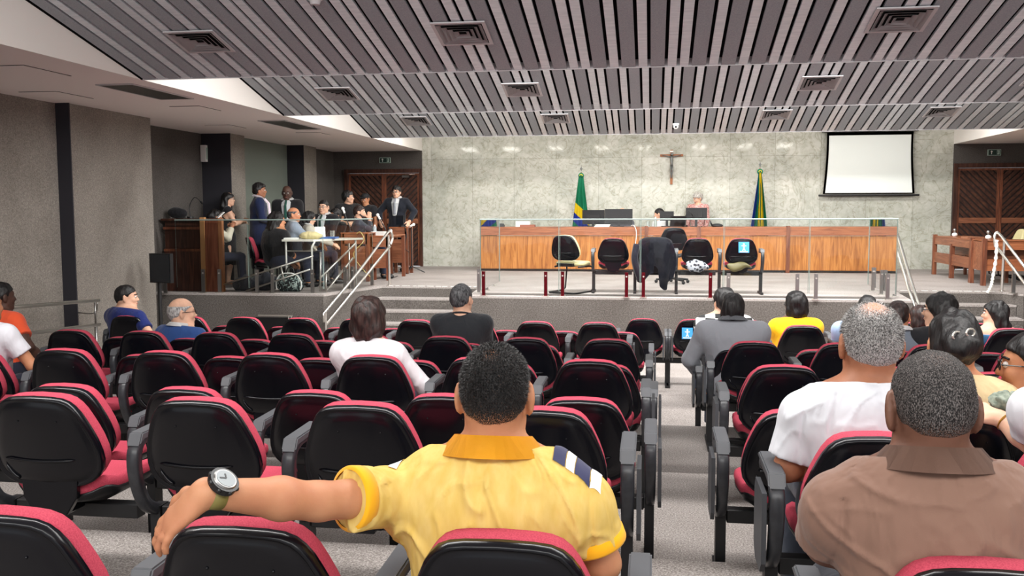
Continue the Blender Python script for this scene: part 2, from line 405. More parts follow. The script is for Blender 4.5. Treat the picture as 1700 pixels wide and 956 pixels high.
# air diffusers in the slatted ceiling
def vent(x, y, e, label, s=0.46):
    z = cz(y, e)-0.012
    t = thing('ceiling_vent', label, 'air vent', (x, y, z), 0, 'square air diffusers in the slatted ceiling'); t.rotation_euler = (-math.atan(SL), 0, 0)
    bm = B(); h = s/2
    for a, b in ((h, h-0.03),):
        box(bm, -a, a, -a, -b, -0.006, 0.006); box(bm, -a, a, b, a, -0.006, 0.006); box(bm, -a, -b, -b, b, -0.006, 0.006); box(bm, b, a, -b, b, -0.006, 0.006)
    obj('frame', bm, M['vent'], t)
    for k in range(4):
        a = h-0.035-k*0.043; b = a-0.034; bm = B()
        # sloping louvre ring
        lo = [bm.verts.new(p) for p in ((-a, -a, -0.012), (a, -a, -0.012), (a, a, -0.012), (-a, a, -0.012))]
        hi = [bm.verts.new(p) for p in ((-b, -b, 0.008), (b, -b, 0.008), (b, b, 0.008), (-b, b, 0.008))]
        for j in range(4): bm.faces.new((lo[j], lo[(j+1) % 4], hi[(j+1) % 4], hi[j]))
        bmesh.ops.solidify(bm, geom=bm.faces[:], thickness=0.003)
        obj('louvre', bm, M['vent'], t)
    bm = B(); box(bm, -h+0.02, h-0.02, -h+0.02, h-0.02, 0.0085, 0.0115); obj('backing', bm, M['gap'], t)
    return t
col4 = ['first from the standing group side', 'second from the standing group side', 'third from the standing group side', 'fourth from the standing group side']
rows3 = ['nearest slatted section', 'middle slatted section', 'far slatted section']
for r_, (e, yy) in enumerate(((EDGE[0], 8.0), (EDGE[1], 11.7), (EDGE[2], 15.72))):
    for c_, x in enumerate((-4.0, -1.62, 1.93, 4.45)):
        vent(x, yy, e, 'square air diffuser, %s, %s' % (rows3[r_], col4[c_]))
# soffit access hatches and grilles on the left
def hatch(px, py, sx, sy, kind, label):
    p = at(px, py, Z=ZS)
    if kind == 'grille':
        t = thing('ceiling_grille', label, 'air grille', (p.x, p.y, ZS-0.001))
        bm = B(); box(bm, -sx/2, sx/2, -sy/2, -sy/2+0.02, -0.012, 0); box(bm, -sx/2, sx/2, sy/2-0.02, sy/2, -0.012, 0); box(bm, -sx/2, -sx/2+0.02, -sy/2+0.02, sy/2-0.02, -0.012, 0); box(bm, sx/2-0.02, sx/2, -sy/2+0.02, sy/2-0.02, -0.012, 0)
        obj('frame', bm, M['vent'], t)
        bm = B()
        n = int(sx/0.03)
        for i in range(n):
            x = -sx/2+0.03+i*(sx-0.05)/n; box(bm, x, x+0.006, -sy/2+0.02, sy/2-0.02, -0.012, -0.003)
        obj('blades', bm, M['steeld'], t)
        bm = B(); box(bm, -sx/2+0.02, sx/2-0.02, -sy/2+0.02, sy/2-0.02, -0.003, 0); obj('backing', bm, M['gap'], t)
    else:
        t = thing('access_hatch', label, 'ceiling hatch', (p.x, p.y, ZS-0.001))
        bm = B(); box(bm, -sx/2+0.008, sx/2-0.008, -sy/2+0.008, sy/2-0.008, -0.008, 0); obj('panel', bm, M['soffit'], t)
        bm = B(); box(bm, -sx/2, sx/2, -sy/2, sy/2, -0.003, 0); obj('gasket', bm, M['gap'], t)
hatch(245, 152, 0.42, 1.3, 'grille', 'long dark air grille in the side soffit, the nearer of two')
hatch(483, 207, 0.42, 1.5, 'grille', 'long dark air grille in the side soffit, the farther of two')
hatch(40, 118, 0.5, 0.7, 'hatch', 'square access hatch in the soffit nearest the camera')
hatch(95, 158, 0.45, 0.7, 'hatch', 'square access hatch in the soffit against the first wall panel')
hatch(325, 180, 0.4, 0.6, 'hatch', 'square access hatch in the soffit between the two grilles')
hatch(375, 210, 0.4, 0.6, 'hatch', 'access hatch in the soffit above the wooden booth')
hatch(520, 222, 0.4, 0.6, 'hatch', 'square access hatch in the soffit beyond the farther grille')
# smoke detector, dome camera
p = Vector((-2.66, 7.28, cz(7.28, EDGE[0])))
t = thing('smoke_detector', 'round cream smoke detector on the nearest slatted ceiling section', 'smoke detector', p)
bm = B(); cyl(bm, (0, 0, -0.02), 0.055, 0.03); obj('base', bm, M['paper'], t, smooth=False)
bm = B(); cyl(bm, (0, 0, -0.055), 0.035, 0.036, r2=0.05); obj('sensor_head', bm, M['vent'], t)
p = Vector((0.36, 16.1, cz(16.1, EDGE[2])))
t = thing('dome_camera', 'small white security camera under the far slatted ceiling section', 'security camera', p)
bm = B(); cyl(bm, (0, 0, -0.03), 0.055, 0.03); obj('base', bm, M['paper'], t)
bm = B(); ball(bm, (0, 0, -0.05), 0.045); obj('housing', bm, M['paper'], t, smooth=True)
bm = B(); ball(bm, (0, -0.04, -0.06), 0.018); obj('lens', bm, M['black'], t, smooth=True)
# ------------------------------------------------------------------ auditorium chairs
def outline_back(w=0.232, z0=0.448, z1=0.82, n=12, grow=0.0):
    """half widths of the back, wide low down and narrower at the top"""
    prof = [(0.0, 0.115), (0.02, 0.15), (0.06, 0.182), (0.12, 0.207), (0.2, 0.226), (0.3, 0.232), (0.4, 0.230), (0.52, 0.221), (0.63, 0.208), (0.74, 0.192), (0.83, 0.177), (0.9, 0.160), (0.95, 0.141), (0.983, 0.115), (1.0, 0.078)]
    R_ = [(hw/0.232*w+grow*min(1, 0.4+hw/0.15), z0-grow+(z1-z0+2*grow)*t) for t, hw in prof]
    pts = [(x, z) for x, z in R_]
    pts += [(0.0, R_[-1][1]+0.004)]
    pts += [(-x, z) for x, z in R_[::-1]]
    pts += [(0.0, R_[0][1]-0.002)]
    return pts
def loft(bm, outl, rings, centre, yfun, warp, mi=0):
    """rings: (scale towards the centre, local depth); warp(x, z, y) -> (x, y, z)"""
    cx, czz = centre; all_ = []
    for s, dep in rings:
        if s < 1e-4: all_.append([bm.verts.new(warp(cx, czz, dep))]); continue
        all_.append([bm.verts.new(warp(cx+(x-cx)*s, czz+(z-czz)*s, dep)) for x, z in outl])
    n = len(outl)
    for a, b in zip(all_, all_[1:]):
        for i in range(n):
            j = (i+1) % n
            if len(b) == 1: f = bm.faces.new((a[i], a[j], b[0]))
            elif len(a) == 1: f = bm.faces.new((a[0], b[j], b[i]))
            else: f = bm.faces.new((a[i], a[j], b[j], b[i]))
            f.material_index = mi; f.smooth = True
    return bm
RECL = 0.24
def backwarp(x, z, d):
    # d forward (+y); back leans towards -y with height and wraps forward at the sides
    y = 0.02 - (z-0.45)*RECL + 0.55*x*x + d
    if z < 0.5: y += (0.5-z)*0.12
    return (x, y, z + d*RECL*0.9)
def chair_parts():
    P = {}
    o = outline_back()
    bm = B()
    rings = [(0, -0.028), (0.35, -0.028), (0.7, -0.027), (0.86, -0.024), (0.9, -0.019), (0.93, -0.019), (0.955, -0.026), (0.985, -0.022), (1.0, -0.008), (1.0, 0.004), (0.9, 0.008), (0, 0.008)]
    loft(bm, o, rings, (0, 0.64), None, backwarp)
    # moulded ridge across the lower third and the short curved one below it
    pts = [backwarp(x, 0.572-0.008*math.cos(x*9), -0.03) for x in np.linspace(-0.165, 0.135, 14)]
    tube(bm, pts, 0.005, 6, rs=[0.001]+[0.0065]*12+[0.001])
    pts = [backwarp(-0.17+0.05*t, 0.55-0.07*math.sqrt(t), -0.026) for t in np.linspace(0, 1, 8)]
    tube(bm, pts, 0.005, 6, rs=[0.001]+[0.008]*6+[0.001])
    for sx in (-0.07, 0.09): ball(bm, backwarp(sx, 0.73, -0.028), 0.004, u=8, v=6)
    bmesh.ops.recalc_face_normals(bm, faces=bm.faces[:])
    P['back_shell'] = (bm, 'shell', True)
    bm = B(); o2 = outline_back(grow=-0.003)
    loft(bm, o2, [(0, 0.004), (0.9, 0.004), (0.985, 0.004), (1.0, 0.015), (1.0, 0.035), (0.98, 0.058), (0.93, 0.07), (0.7, 0.075), (0.4, 0.072), (0, 0.068)], (0, 0.64), None, backwarp)
    bmesh.ops.recalc_face_normals(bm, faces=bm.faces[:]); P['back_cushion'] = (bm, 'red', True)
    # seat: rounded plan, rear corners turned up
    so = []
    for k in range(36):
        a = 2*math.pi*k/36; c, s = math.cos(a), math.sin(a); p = 0.55
        so.append((math.copysign(abs(c)**p, c)*0.235*(1.0 if s > 0 else 0.97), 0.235+math.copysign(abs(s)**p, s)*0.225))
    def swarp(x, y, d):
        t = max(0, 0.12-y)/0.12
        return (x, y+0.02, 0.385+d+0.06*t*(abs(x)/0.2)**2-0.02*max(0, y-0.38)/0.08+0.03*max(0, abs(x)-0.15)/0.08)
    bm = B(); loft(bm, so, [(0, 0.052), (0.5, 0.054), (0.8, 0.062), (0.93, 0.058), (0.99, 0.042), (1.0, 0.02), (0.98, 0.003), (0.9, 0.0), (0, 0.0)], (0, 0.23), None, swarp)
    bmesh.ops.recalc_face_normals(bm, faces=bm.faces[:]); P['seat_cushion'] = (bm, 'red', True)
    bm = B(); loft(bm, so, [(0, -0.03), (0.75, -0.03), (0.93, -0.02), (0.985, -0.004), (0.985, 0.008), (0.9, 0.002), (0, 0.002)], (0, 0.23), None, swarp)
    bmesh.ops.recalc_face_normals(bm, faces=bm.faces[:]); P['seat_pan'] = (bm, 'black', True)
    bm = B(); prism(bm, [(-0.07, 0.33), (0.07, 0.33), (0.115, 0.40), (0.12, 0.475), (-0.12, 0.475), (-0.115, 0.40)], -0.0, 0.03, 'y'); box(bm, -0.04, 0.04, 0.0, 0.24, 0.315, 0.345); P['back_bracket'] = (bm, 'shell', False)
    bm = B(); box(bm, -0.275, 0.275, 0.17, 0.23, 0.27, 0.33); P['beam'] = (bm, 'blackm', False)
    return P
def arm_mesh(x):
    """loop arm: upright at the rear, pad running forward"""
    bm = B(); s = smooth_path([(x, 0.19, 0.31), (x, 0.10, 0.36), (x, 0.045, 0.46), (x, 0.03, 0.56), (x, 0.055, 0.615), (x, 0.12, 0.636), (x, 0.22, 0.638), (x, 0.31, 0.632), (x, 0.335, 0.612)], 4)
    hw = 0.025; n = len(s); pr = []
    for i, p in enumerate(s):
        t = (s[min(i+1, n-1)]-s[max(i-1, 0)]).normalized(); nn = Vector((0, -t.z, t.y)); th = 0.019 if i > n*0.45 else 0.024
        w_ = hw*(0.8+0.2*min(1, i/10))
        pr.append([bm.verts.new(p+nn*a*th+Vector((b*w_, 0, 0))) for a, b in ((1, -0.7), (1, 0.7), (0.6, 1), (-0.6, 1), (-1, 0.7), (-1, -0.7), (-0.6, -1), (0.6, -1))])
    for a, b in zip(pr, pr[1:]):
        for k in range(8): bm.faces.new((a[k], a[(k+1) % 8], b[(k+1) % 8], b[k]))
    bm.faces.new(pr[0][::-1]); bm.faces.new(pr[-1]); bmesh.ops.recalc_face_normals(bm, faces=bm.faces[:])
    return bm
def pad_mesh(x):
    bm = B(); prism(bm, [(0.022, 0.612), (0.05, 0.663), (0.32, 0.668), (0.348, 0.655), (0.348, 0.645), (0.06, 0.632)], x-0.029, x+0.029, 'x')
    bmesh.ops.bevel(bm, geom=bm.edges[:], offset=0.005, segments=2, affect='EDGES'); return bm
def leg_mesh(x):
    bm = B(); box(bm, x-0.022, x+0.022, 0.165, 0.235, 0.03, 0.33); box(bm, x-0.02, x+0.02, -0.02, 0.42, 0.0, 0.03); return bm
def tablet_mesh(x):
    bm = B(); prism(bm, [(0.02, 0.60), (0.22, 0.60), (0.25, 0.56), (0.25, 0.36), (0.2, 0.32), (0.06, 0.32), (0.02, 0.36)], x-0.008, x+0.008, 'x'); return bm
ME = {}
for k, (bm, mm, sm) in chair_parts().items():
    if not sm:
        es = bm.edges[:]; bmesh.ops.bevel(bm, geom=es, offset=0.004, segments=1, affect='EDGES')
    me = bpy.data.meshes.new(k); bm.to_mesh(me); bm.free(); me.materials.append(M[mm]); ME[k] = me
    if sm: me.polygons.foreach_set('use_smooth', [True]*len(me.polygons))
for nm, fn, mm, off in (('armrest', arm_mesh, 'armgrey', 0.304), ('arm_pad', pad_mesh, 'padlit', 0.304), ('leg', leg_mesh, 'blackm', 0.30), ('writing_tablet', tablet_mesh, 'tabgrey', 0.345)):
    for sd, x in (('L', -off), ('R', off)):
        bm = fn(x); me = bpy.data.meshes.new(nm); bm.to_mesh(me); bm.free(); me.materials.append(M[mm]); ME[nm+sd] = me
        if nm == 'armrest': me.polygons.foreach_set('use_smooth', [True]*len(me.polygons))
FIXED = ['back_shell', 'back_cushion', 'seat_cushion', 'seat_pan', 'back_bracket', 'beam']
def chair(x, y, z, label, group, left=True, right=False, tl=False, tr=False, rz=0.0, parts=FIXED):
    r_ = bpy.data.objects.new('auditorium_chair', None); C.objects.link(r_); r_.location = (x, y, z); r_.rotation_euler = (0, 0, rz)
    tag(r_, label, 'chair', group)
    names = [(p, p) for p in parts]
    if left: names += [('armrest', 'armrestL'), ('arm_pad', 'arm_padL'), ('leg', 'legL')]
    if right: names += [('armrest', 'armrestR'), ('arm_pad', 'arm_padR'), ('leg', 'legR')]
    if tl: names.append(('writing_tablet', 'writing_tabletL'))
    if tr: names.append(('writing_tablet', 'writing_tabletR'))
    for n_, k in names:
        c = bpy.data.objects.new(n_, ME[k]); C.objects.link(c); c.parent = r_
    return r_
ORD = ['first', 'second', 'third', 'fourth', 'fifth', 'sixth', 'seventh', 'eighth', 'ninth', 'tenth', 'eleventh']
# rows: y, floor level, screen height of the tops, centres seen in the left block, first left edge and half width in the right block
ROWS = [
    ('A', 2.05, -0.295, 870, [18, 412, 822], [1626]),
    ('B', 3.34, -0.285, 665, [75, 334, 601, 893], [1430]),
    ('C', 4.10, -0.40, 648, [-88, 111, 312, 525, 742, 958], [1320]),
    ('D', 5.16, -0.40, 592, [-60, 110, 276, 450, 620, 797, 975], [1299]),
    ('E', 5.80, -0.53, 588, [-32, 115, 258, 407, 560, 708, 852, 998], [1290]),
    ('F', 6.95, -0.53, 557, [121, 241, 361, 488, 614, 742, 879, 1005], [1252]),
    ('G', 7.63, -0.68, 557, [225, 331, 438, 554, 669, 783, 900, 1012], [1226]),
    ('H', 9.22, -0.68, 537, [215, 315, 412, 506, 603, 700, 797, 890, 990], [1222]),
    ('I', 9.88, -0.86, 539, [378, 470, 564, 657, 751, 845, 938, 1030], [1230, 1318]),
    ('J', 11.15, -0.86, 536, [1068], [1151]),
]
ROWY = {}
OCC = {}     # (row, side, index) -> who sits there, filled in below for the labels
OCCUPIED = {('A', 'L', 0): 'right behind the back of the man in yellow polo', ('A', 'L', 1): "under the outstretched arm of the man in yellow",
            ('A', 'R', 0): 'behind the man in brown polo', ('B', 'R', 0): 'behind the grey-haired man',
            ('J', 'L', 0): 'empty beside the aisle in the front row below the stage', ('J', 'R', 0): 'in the front row with a blue sign on its back'}
for ri, (rn, y, z, ty, lc, rc) in enumerate(ROWS):
    ROWY[rn] = (y, z)
    nl = len(lc)
    xl = [at(px, ty, Y=y).x for px in lc]
    if nl > 1: xl[-1] += 0.02
    for i in range(nl-2, -1, -1): xl[i] = min(xl[i], xl[i+1]-0.612)
    for i, px in enumerate(lc):
        k = nl-1-i; x = xl[i]
        what = OCCUPIED.get((rn, 'L', k), '')
        where = '%s row from camera, %s from aisle, larger block' % (ORD[ri], ORD[k])
        chair(x, y, z, 'red auditorium chair ' + what if what else 'red and black auditorium chair, %s' % where,
              'auditorium chairs in the larger block', True, k == 0, False, k == 0)
    xs = [at(px, ty+16, Y=y).x for px in rc]
    for i in range(1, len(xs)): xs[i] = max(xs[i], xs[i-1]+0.612)
    while len(xs) < 9 and xs[-1]+0.62 < 1.2+0.42*y and rn != 'J': xs.append(xs[-1]+0.62)
    if rn == 'J':
        while len(xs) < 6: xs.append(xs[-1]+0.62)
    for k, x in enumerate(xs):
        what = OCCUPIED.get((rn, 'R', k), '')
        where = '%s row from camera, %s from aisle, smaller block' % (ORD[ri], ORD[k])
        chair(x, y - {'B': 0.24, 'C': 0.13, 'D': 0.05, 'A': 0.03}.get(rn, 0), z, 'red auditorium chair ' + what if what else 'red and black auditorium chair, %s' % where,
              'auditorium chairs in the smaller block', True, k == len(xs)-1, k == 0, False)
# ------------------------------------------------------------------ things on the walls
# exit signs
def exit_sign(px, py, label):
    p = at(px, py, Y=YF-0.03)
    t = thing('exit_sign', label, 'exit sign', (p.x, YF, p.z), 0, 'exit signs above the chevron doors')
    bm = B(); box(bm, -0.125, 0.125, -0.03, 0, -0.06, 0.06); obj('sign_plate', bm, M['signw'], t)
    bm = B(); box(bm, -0.113, 0.113, -0.033, -0.03, -0.05, 0.05); obj('sign_face', bm, M['signg'], t)
    bm = B(); prism(bm, [(-0.062, -0.035), (-0.048, -0.035), (-0.048, 0.012), (-0.03, 0.012), (-0.055, 0.04), (-0.08, 0.012), (-0.062, 0.012)], -0.036, -0.033, 'y'); obj('arrow', bm, M['paper'], t)
    bm = B(); box(bm, 0.045, 0.095, -0.036, -0.033, -0.04, 0.042); obj('doorway_symbol', bm, M['signw'], t)
    bm = B(); ball(bm, (0.062, -0.038, 0.024), 0.008, 1, 0.3, 1, 8, 6)
    for a, b in (((0.062, 0.014), (0.058, -0.008)), ((0.058, -0.008), (0.07, -0.03)), ((0.058, -0.008), (0.042, -0.026)), ((0.062, 0.01), (0.08, 0.004)), ((0.062, 0.01), (0.046, 0.0))):
        tube(bm, [(a[0], -0.038, a[1]), (b[0], -0.038, b[1])], 0.0035, 5)
    obj('running_figure', bm, M['signg'], t)
M['signg'] = mat('sign_green', (22, 52, 44), 0.5); M['signw'] = mat('sign_border', (176, 200, 188), 0.5)
exit_sign(639, 266, 'small exit sign with arrow above the door behind the standing group')
exit_sign(1651, 253, 'small dark exit sign with arrow above the door behind the side desks')
# wall lamp box
p = at(336, 255, X=-7.6)
t = thing('wall_speaker', 'small white rounded wall speaker on the dark side wall above the wooden booth', 'speaker', (p.x, p.y, p.z))
bm = B(); box(bm, 0, 0.09, -0.07, 0.07, -0.14, 0.14); obj('case', bm, M['paper'], t, bevel=0.03)
bm = B(); box(bm, 0.088, 0.093, -0.045, 0.045, -0.1, 0.1); obj('grille', bm, M['signw'], t)
# recess with a lit strip in the left wall
bm = B(); box(bm, -7.42, -7.39, 15.76, 15.94, 0.0, 2.4); struct('window_1', bm, M['glassm'])
bm = B(); box(bm, -7.39, -7.33, 15.75, 15.95, 1.98, 2.02); o = obj('wall_light', bm, emit('strip_light', (255, 250, 245), 1.4), None)
tag(o, 'thin white light strip crossing the dark gap in the side wall', 'light')

# projection screen
sc0 = at(1371, 222, Y=YF-0.12); sc1 = at(1519, 218, Y=YF-0.12); zb = at(1443, 324, Y=YF-0.12).z; zt = sc0.z+0.06
sx = (sc0.x+sc1.x)/2; sw = (sc1.x-sc0.x)/2
t = thing('projection_screen', 'large white pull-down projection screen on the marble wall', 'projection screen', (sx, YF-0.12, 0))
def side(tz): return sw-0.035*math.sin(math.pi*min(1, max(0, tz)))*0.8 + 0.0
n = 14; bm = B(); bmb = B(); rows = []; rb = []
for i in range(n+1):
    tz = i/n; z = zb+0.03+(zt-0.04-zb-0.03)*tz; h = sw+0.05-0.075*math.sin(math.pi*min(1, 0.5*tz+0.08)*1.0)
    rows.append((h, z))
def sheet(bm, k, y, d):
    a = [bm.verts.new((-h*k if k > 0 else 0, y, z)) for h, z in rows]; b = [bm.verts.new((h*k, y, z)) for h, z in rows]
    for i in range(n): bm.faces.new((a[i], b[i], b[i+1], a[i+1]))
    bmesh.ops.solidify(bm, geom=bm.faces[:], thickness=d)
sheet(bmb, 1.0, 0.0, 0.002); obj('black_border', bmb, M['black'], t)
bm2 = B(); a = [bm2.verts.new((-(h-0.045), -0.004, z if i else z+0.02)) for i, (h, z) in enumerate(rows)]; b = [bm2.verts.new(((h-0.045), -0.004, z if i else z+0.02)) for i, (h, z) in enumerate(rows)]
a[-1].co.z -= 0.06; b[-1].co.z -= 0.06
for i in range(n): bm2.faces.new((a[i], b[i], b[i+1], a[i+1]))
obj('viewing_surface', bm2, M['screen'], t)
bm = B(); tube(bm, [(-sw-0.12, -0.01, zb), (sw+0.12, -0.01, zb)], 0.022, 10); obj('bottom_bar', bm, M['black'], t)
bm = B(); box(bm, -sw-0.06, sw+0.06, -0.06, 0.08, zt-0.03, zt+0.1); obj('roller_case', bm, M['black'], t)
bm = B(); box(bm, 0.28, 0.72, -0.068, -0.06, zt-0.02, zt+0.02); obj('case_label', bm, M['paper'], t)

# crucifix
p = at(1115, 258, Y=YF-0.03); pb = at(1116, 306, Y=YF-0.03)
t = thing('crucifix', 'wooden crucifix with a grey metal figure high on the marble wall', 'crucifix', (p.x, YF, p.z)); h = p.z-pb.z
M['crossw'] = mat('cross_wood', (150, 92, 52), 0.5); M['pewter'] = mat('pewter', (120, 122, 120), 0.45, 0.5)
bm = B(); box(bm, -0.025, 0.025, -0.035, -0.005, -h, 0.12); box(bm, -0.24, 0.24, -0.035, -0.005, -0.02, 0.025); obj('cross', bm, M['crossw'], t, bevel=0.004)
bm = B(); box(bm, -0.035, 0.035, -0.045, -0.035, 0.07, 0.1); obj('name_plate', bm, M['paper'], t)
bm = B()
tube(bm, [(0, -0.06, -0.02), (0.0, -0.065, -0.09), (0.005, -0.06, -0.17), (0.0, -0.06, -0.22)], 0.03, 8, rs=[0.03, 0.034, 0.024, 0.03])
for s in (-1, 1):
    tube(bm, [(s*0.025, -0.06, -0.03), (s*0.11, -0.055, -0.01), (s*0.2, -0.045, 0.012)], 0.01, 6, rs=[0.014, 0.011, 0.008])
    tube(bm, [(s*0.014, -0.06, -0.22), (s*0.02, -0.08, -0.32), (s*0.006, -0.055, -0.44), (0, -0.06, -0.48)], 0.015, 6, rs=[0.02, 0.017, 0.012, 0.009])
ball(bm, (0.01, -0.07, 0.025), 0.03, 0.85, 0.95, 1.2, 10, 8)
obj('figure', bm, M['pewter'], t, smooth=True)

# flags, gathered on indoor poles
def flag(px, ptop, label, kind, Y=YF-0.35):
    pt = at(px, ptop, Y=Y); x = pt.x; H = pt.z
    t = thing('flag', label, 'flag', (x, Y, 0))
    bm = B(); tube(bm, [(0, 0, 0.02), (0, 0, H-0.16)], 0.014); obj('pole', bm, M['oakh'], t)
    bm = B(); cyl(bm, (0, 0, 0), 0.13, 0.035); obj('base', bm, M['brown'], t)
    bm = B(); prism(bm, [(0, -0.16), (0.012, -0.12), (0.03, -0.09), (0.008, -0.06), (0, 0.0), (-0.008, -0.06), (-0.03, -0.09), (-0.012, -0.12)], -0.006, 0.006, 'y'); rotmesh(bm, Matrix.Translation((0, 0, H))); obj('spear_finial', bm, M['pewter'], t)
    # rosette
    zr = H-0.235
    bm = B(); r1 = bmesh.ops.create_circle(bm, segments=24, radius=0.06, cap_ends=True); rotmesh(bm, Matrix.Rotation(R(90), 4, 'X')); bmesh.ops.solidify(bm, geom=bm.faces[:], thickness=0.02); rotmesh(bm, Matrix.Translation((0, -0.035, zr))); ro = obj('rosette', bm, M['fgreen'], t)
    bm = B(); bmesh.ops.create_circle(bm, segments=20, radius=0.032, cap_ends=True); rotmesh(bm, Matrix.Rotation(R(90), 4, 'X')); bmesh.ops.solidify(bm, geom=bm.faces[:], thickness=0.012); rotmesh(bm, Matrix.Translation((0, -0.058, zr))); obj('rosette_ring', bm, M['fyellow'], ro)
    bm = B(); ball(bm, (0, -0.074, zr), 0.02, 1, 0.5, 1, 10, 6); obj('rosette_button', bm, M['fgreen'], ro)
    for (x0, y_off, mm, prof) in kind:
        bm = B(); rows = []
        for i in range(25):
            tt = i/24; z = zr-0.01-tt*1.35; wd = prof(tt); row = []
            for k in range(33):
                u = k/32; xx = x0*tt+(u-0.5)*2*wd; yy = y_off+0.03*math.sin(u*math.pi*5+x0*20)*min(1, tt*3)+0.0
                row.append(bm.verts.new((xx, yy-0.06, z-0.015*math.sin(u*9)*tt)))
            rows.append(row)
        for a, b in zip(rows, rows[1:]):
            for k in range(32): bm.faces.new((a[k], b[k], b[k+1], a[k+1]))
        bmesh.ops.solidify(bm, geom=bm.faces[:], thickness=0.003)
        obj('flag_cloth', bm, mm, t, smooth=True)
    return t
M['fgreen'] = mat('flag_green', (6, 120, 84), 0.7); M['fyellow'] = mat('flag_yellow', (232, 206, 24), 0.7); M['fblue'] = mat('flag_blue', (22, 62, 150), 0.7)
def brazil():
    m = mat('green_flag_cloth', (10, 132, 92), 0.7); v = coords(m)
    sp = N(m, 'ShaderNodeSeparateXYZ'); L(m, v, sp.inputs[0])
    # the folded diamond and disc show as bands low on the cloth
    nz = N(m, 'ShaderNodeTexNoise'); nz.inputs['Scale'].default_value = 3; L(m, v, nz.inputs['Vector'])
    ad = N(m, 'ShaderNodeMath', operation='MULTIPLY_ADD'); L(m, sp.outputs['X'], ad.inputs[0]); ad.inputs[1].default_value = 1.7; L(m, sp.outputs['Z'], ad.inputs[2])
    r = N(m, 'ShaderNodeValToRGB'); r.color_ramp.interpolation = 'CONSTANT'; e = r.color_ramp.elements
    e[0].color = (*lin((10, 132, 92)), 1)
    for p_, c in ((0.3, (232, 206, 24)), (0.56, (30, 60, 170)), (0.0, (10, 132, 92))): pass
    e[1].position = 0.62; e[1].color = (*lin((232, 206, 24)), 1)
    x2 = e.new(0.85); x2.color = (*lin((10, 132, 92)), 1)
    x3 = e.new(0.40); x3.color = (*lin((34, 62, 168)), 1)
    L(m, ad.outputs[0], r.inputs[0])
    # scale z so that 0..1.9 m fits 0..1
    ad.inputs[1].default_value = 0.9
    mul = N(m, 'ShaderNodeMath', operation='MULTIPLY'); mul.inputs[1].default_value = 0.62
    L(m, ad.outputs[0], mul.inputs[0]); L(m, mul.outputs[0], r.inputs[0])
    x3.position = 0.52; e[0].position = 0.0
    # positions after the scale: green above 1.35 m, yellow 1.08-1.35, blue 0.85-1.08
    els = sorted(e, key=lambda q: q.position)
    for el, (p_, c) in zip(els, ((0.0, (10, 132, 92)), (0.53, (34, 62, 168)), (0.655, (232, 206, 24)), (0.80, (10, 132, 92)))): el.position = p_; el.color = (*lin(c), 1)
    L(m, r.outputs[0], bsdf(m).inputs['Base Color']); return m
M['brazil'] = brazil()
flag(965, 273, 'green, yellow and blue flag hanging gathered on its pole beside the monitors', [(0.0, 0, M['brazil'], lambda t: 0.05+0.13*min(1, t*1.3))])
flag(1262, 266, 'striped green, yellow and blue flag hanging on its pole behind the last stage chair', [
    (-0.13, 0.02, M['fblue'], lambda t: 0.03+0.04*t), (-0.04, 0.0, M['fgreen'], lambda t: 0.03+0.055*t), (0.035, -0.012, M['fyellow'], lambda t: 0.018+0.05*t), (0.12, 0.02, M['fgreen'], lambda t: 0.03+0.04*t)])

# ------------------------------------------------------------------ long bench desk
DY = 19.0
dx0 = at(806, 400, Y=DY).x; dx1 = at(1452, 400, Y=DY).x; DH = 0.90
t = thing('judges_desk', 'long honey-coloured wooden desk across the stage before the marble wall', 'desk', ((dx0+dx1)/2, DY, 0)); hw = (dx1-dx0)/2
joints = [at(px, 400, Y=DY).x-(dx0+dx1)/2 for px in (1073, 1160, 1308)]
ed = [-hw]+joints+[hw]
for a, b in zip(ed, ed[1:]):
    bm = B(); box(bm, a+0.02, b-0.02, 0, 0.03, 0.05, 0.72); obj('front_panel', bm, M['oak'], t)
    bm = B(); box(bm, a+0.02, b-0.02, -0.03, 0.03, 0.73, DH-0.02); obj('upper_rail', bm, M['oakh'], t, bevel=0.005)
for a in ed:
    bm = B(); box(bm, a-0.035, a+0.035, -0.045, 0.06, 0.0, DH+0.02); obj('upright', bm, M['brownv'], t, bevel=0.005)
bm = B(); box(bm, -hw, hw, -0.03, 0.75, DH-0.02, DH); obj('desk_top', bm, M['oakh'], t)
bm = B(); box(bm, -hw+0.05, hw-0.05, 0.02, 0.05, 0.02, 0.06); obj('plinth', bm, M['blackm'], t)
def on_desk(px, Y=19.3): return at(px, 378, Y=Y).x
# monitors
def monitor(x, y, z, w_, h_, label, rz=0.0, lift=0.1, face=1):
    t = thing('monitor', label, 'monitor', (x, y, z), rz)
    bm = B(); box(bm, -w_/2, w_/2, -0.02, 0.02, lift, lift+h_); obj('display_case', bm, M['black'], t, bevel=0.008)
    bm = B(); box(bm, -w_*0.3, w_*0.3, -0.04, -0.02, lift+h_*0.15, lift+h_*0.65); obj('rear_cover', bm, M['blackm'], t, bevel=0.01)
    bm = B(); box(bm, -w_/2+0.012, w_/2-0.012, 0.0201, 0.022, lift+0.012, lift+h_-0.012); obj('display', bm, M['glassm'], t)
    bm = B(); box(bm, -0.025, 0.025, -0.05, -0.025, 0.0, lift+0.1); obj('stand_neck', bm, M['blackm'], t)
    bm = B(); box(bm, -0.11, 0.11, -0.1, 0.08, 0.0, 0.012); obj('stand_foot', bm, M['blackm'], t, bevel=0.004)
    return t
monitor(on_desk(985), 19.35, DH, 0.46, 0.29, 'dark monitor on the desk beside the flag, seen from behind', R(-8), 0.05)
monitor(on_desk(1027), 19.3, DH, 0.56, 0.32, 'wide dark monitor on the desk below the reddish bald head', 0, 0.04)
monitor(on_desk(1107), 19.5, DH, 0.28, 0.19, 'small dark monitor on the desk right beside the seated man', R(5), 0.12)
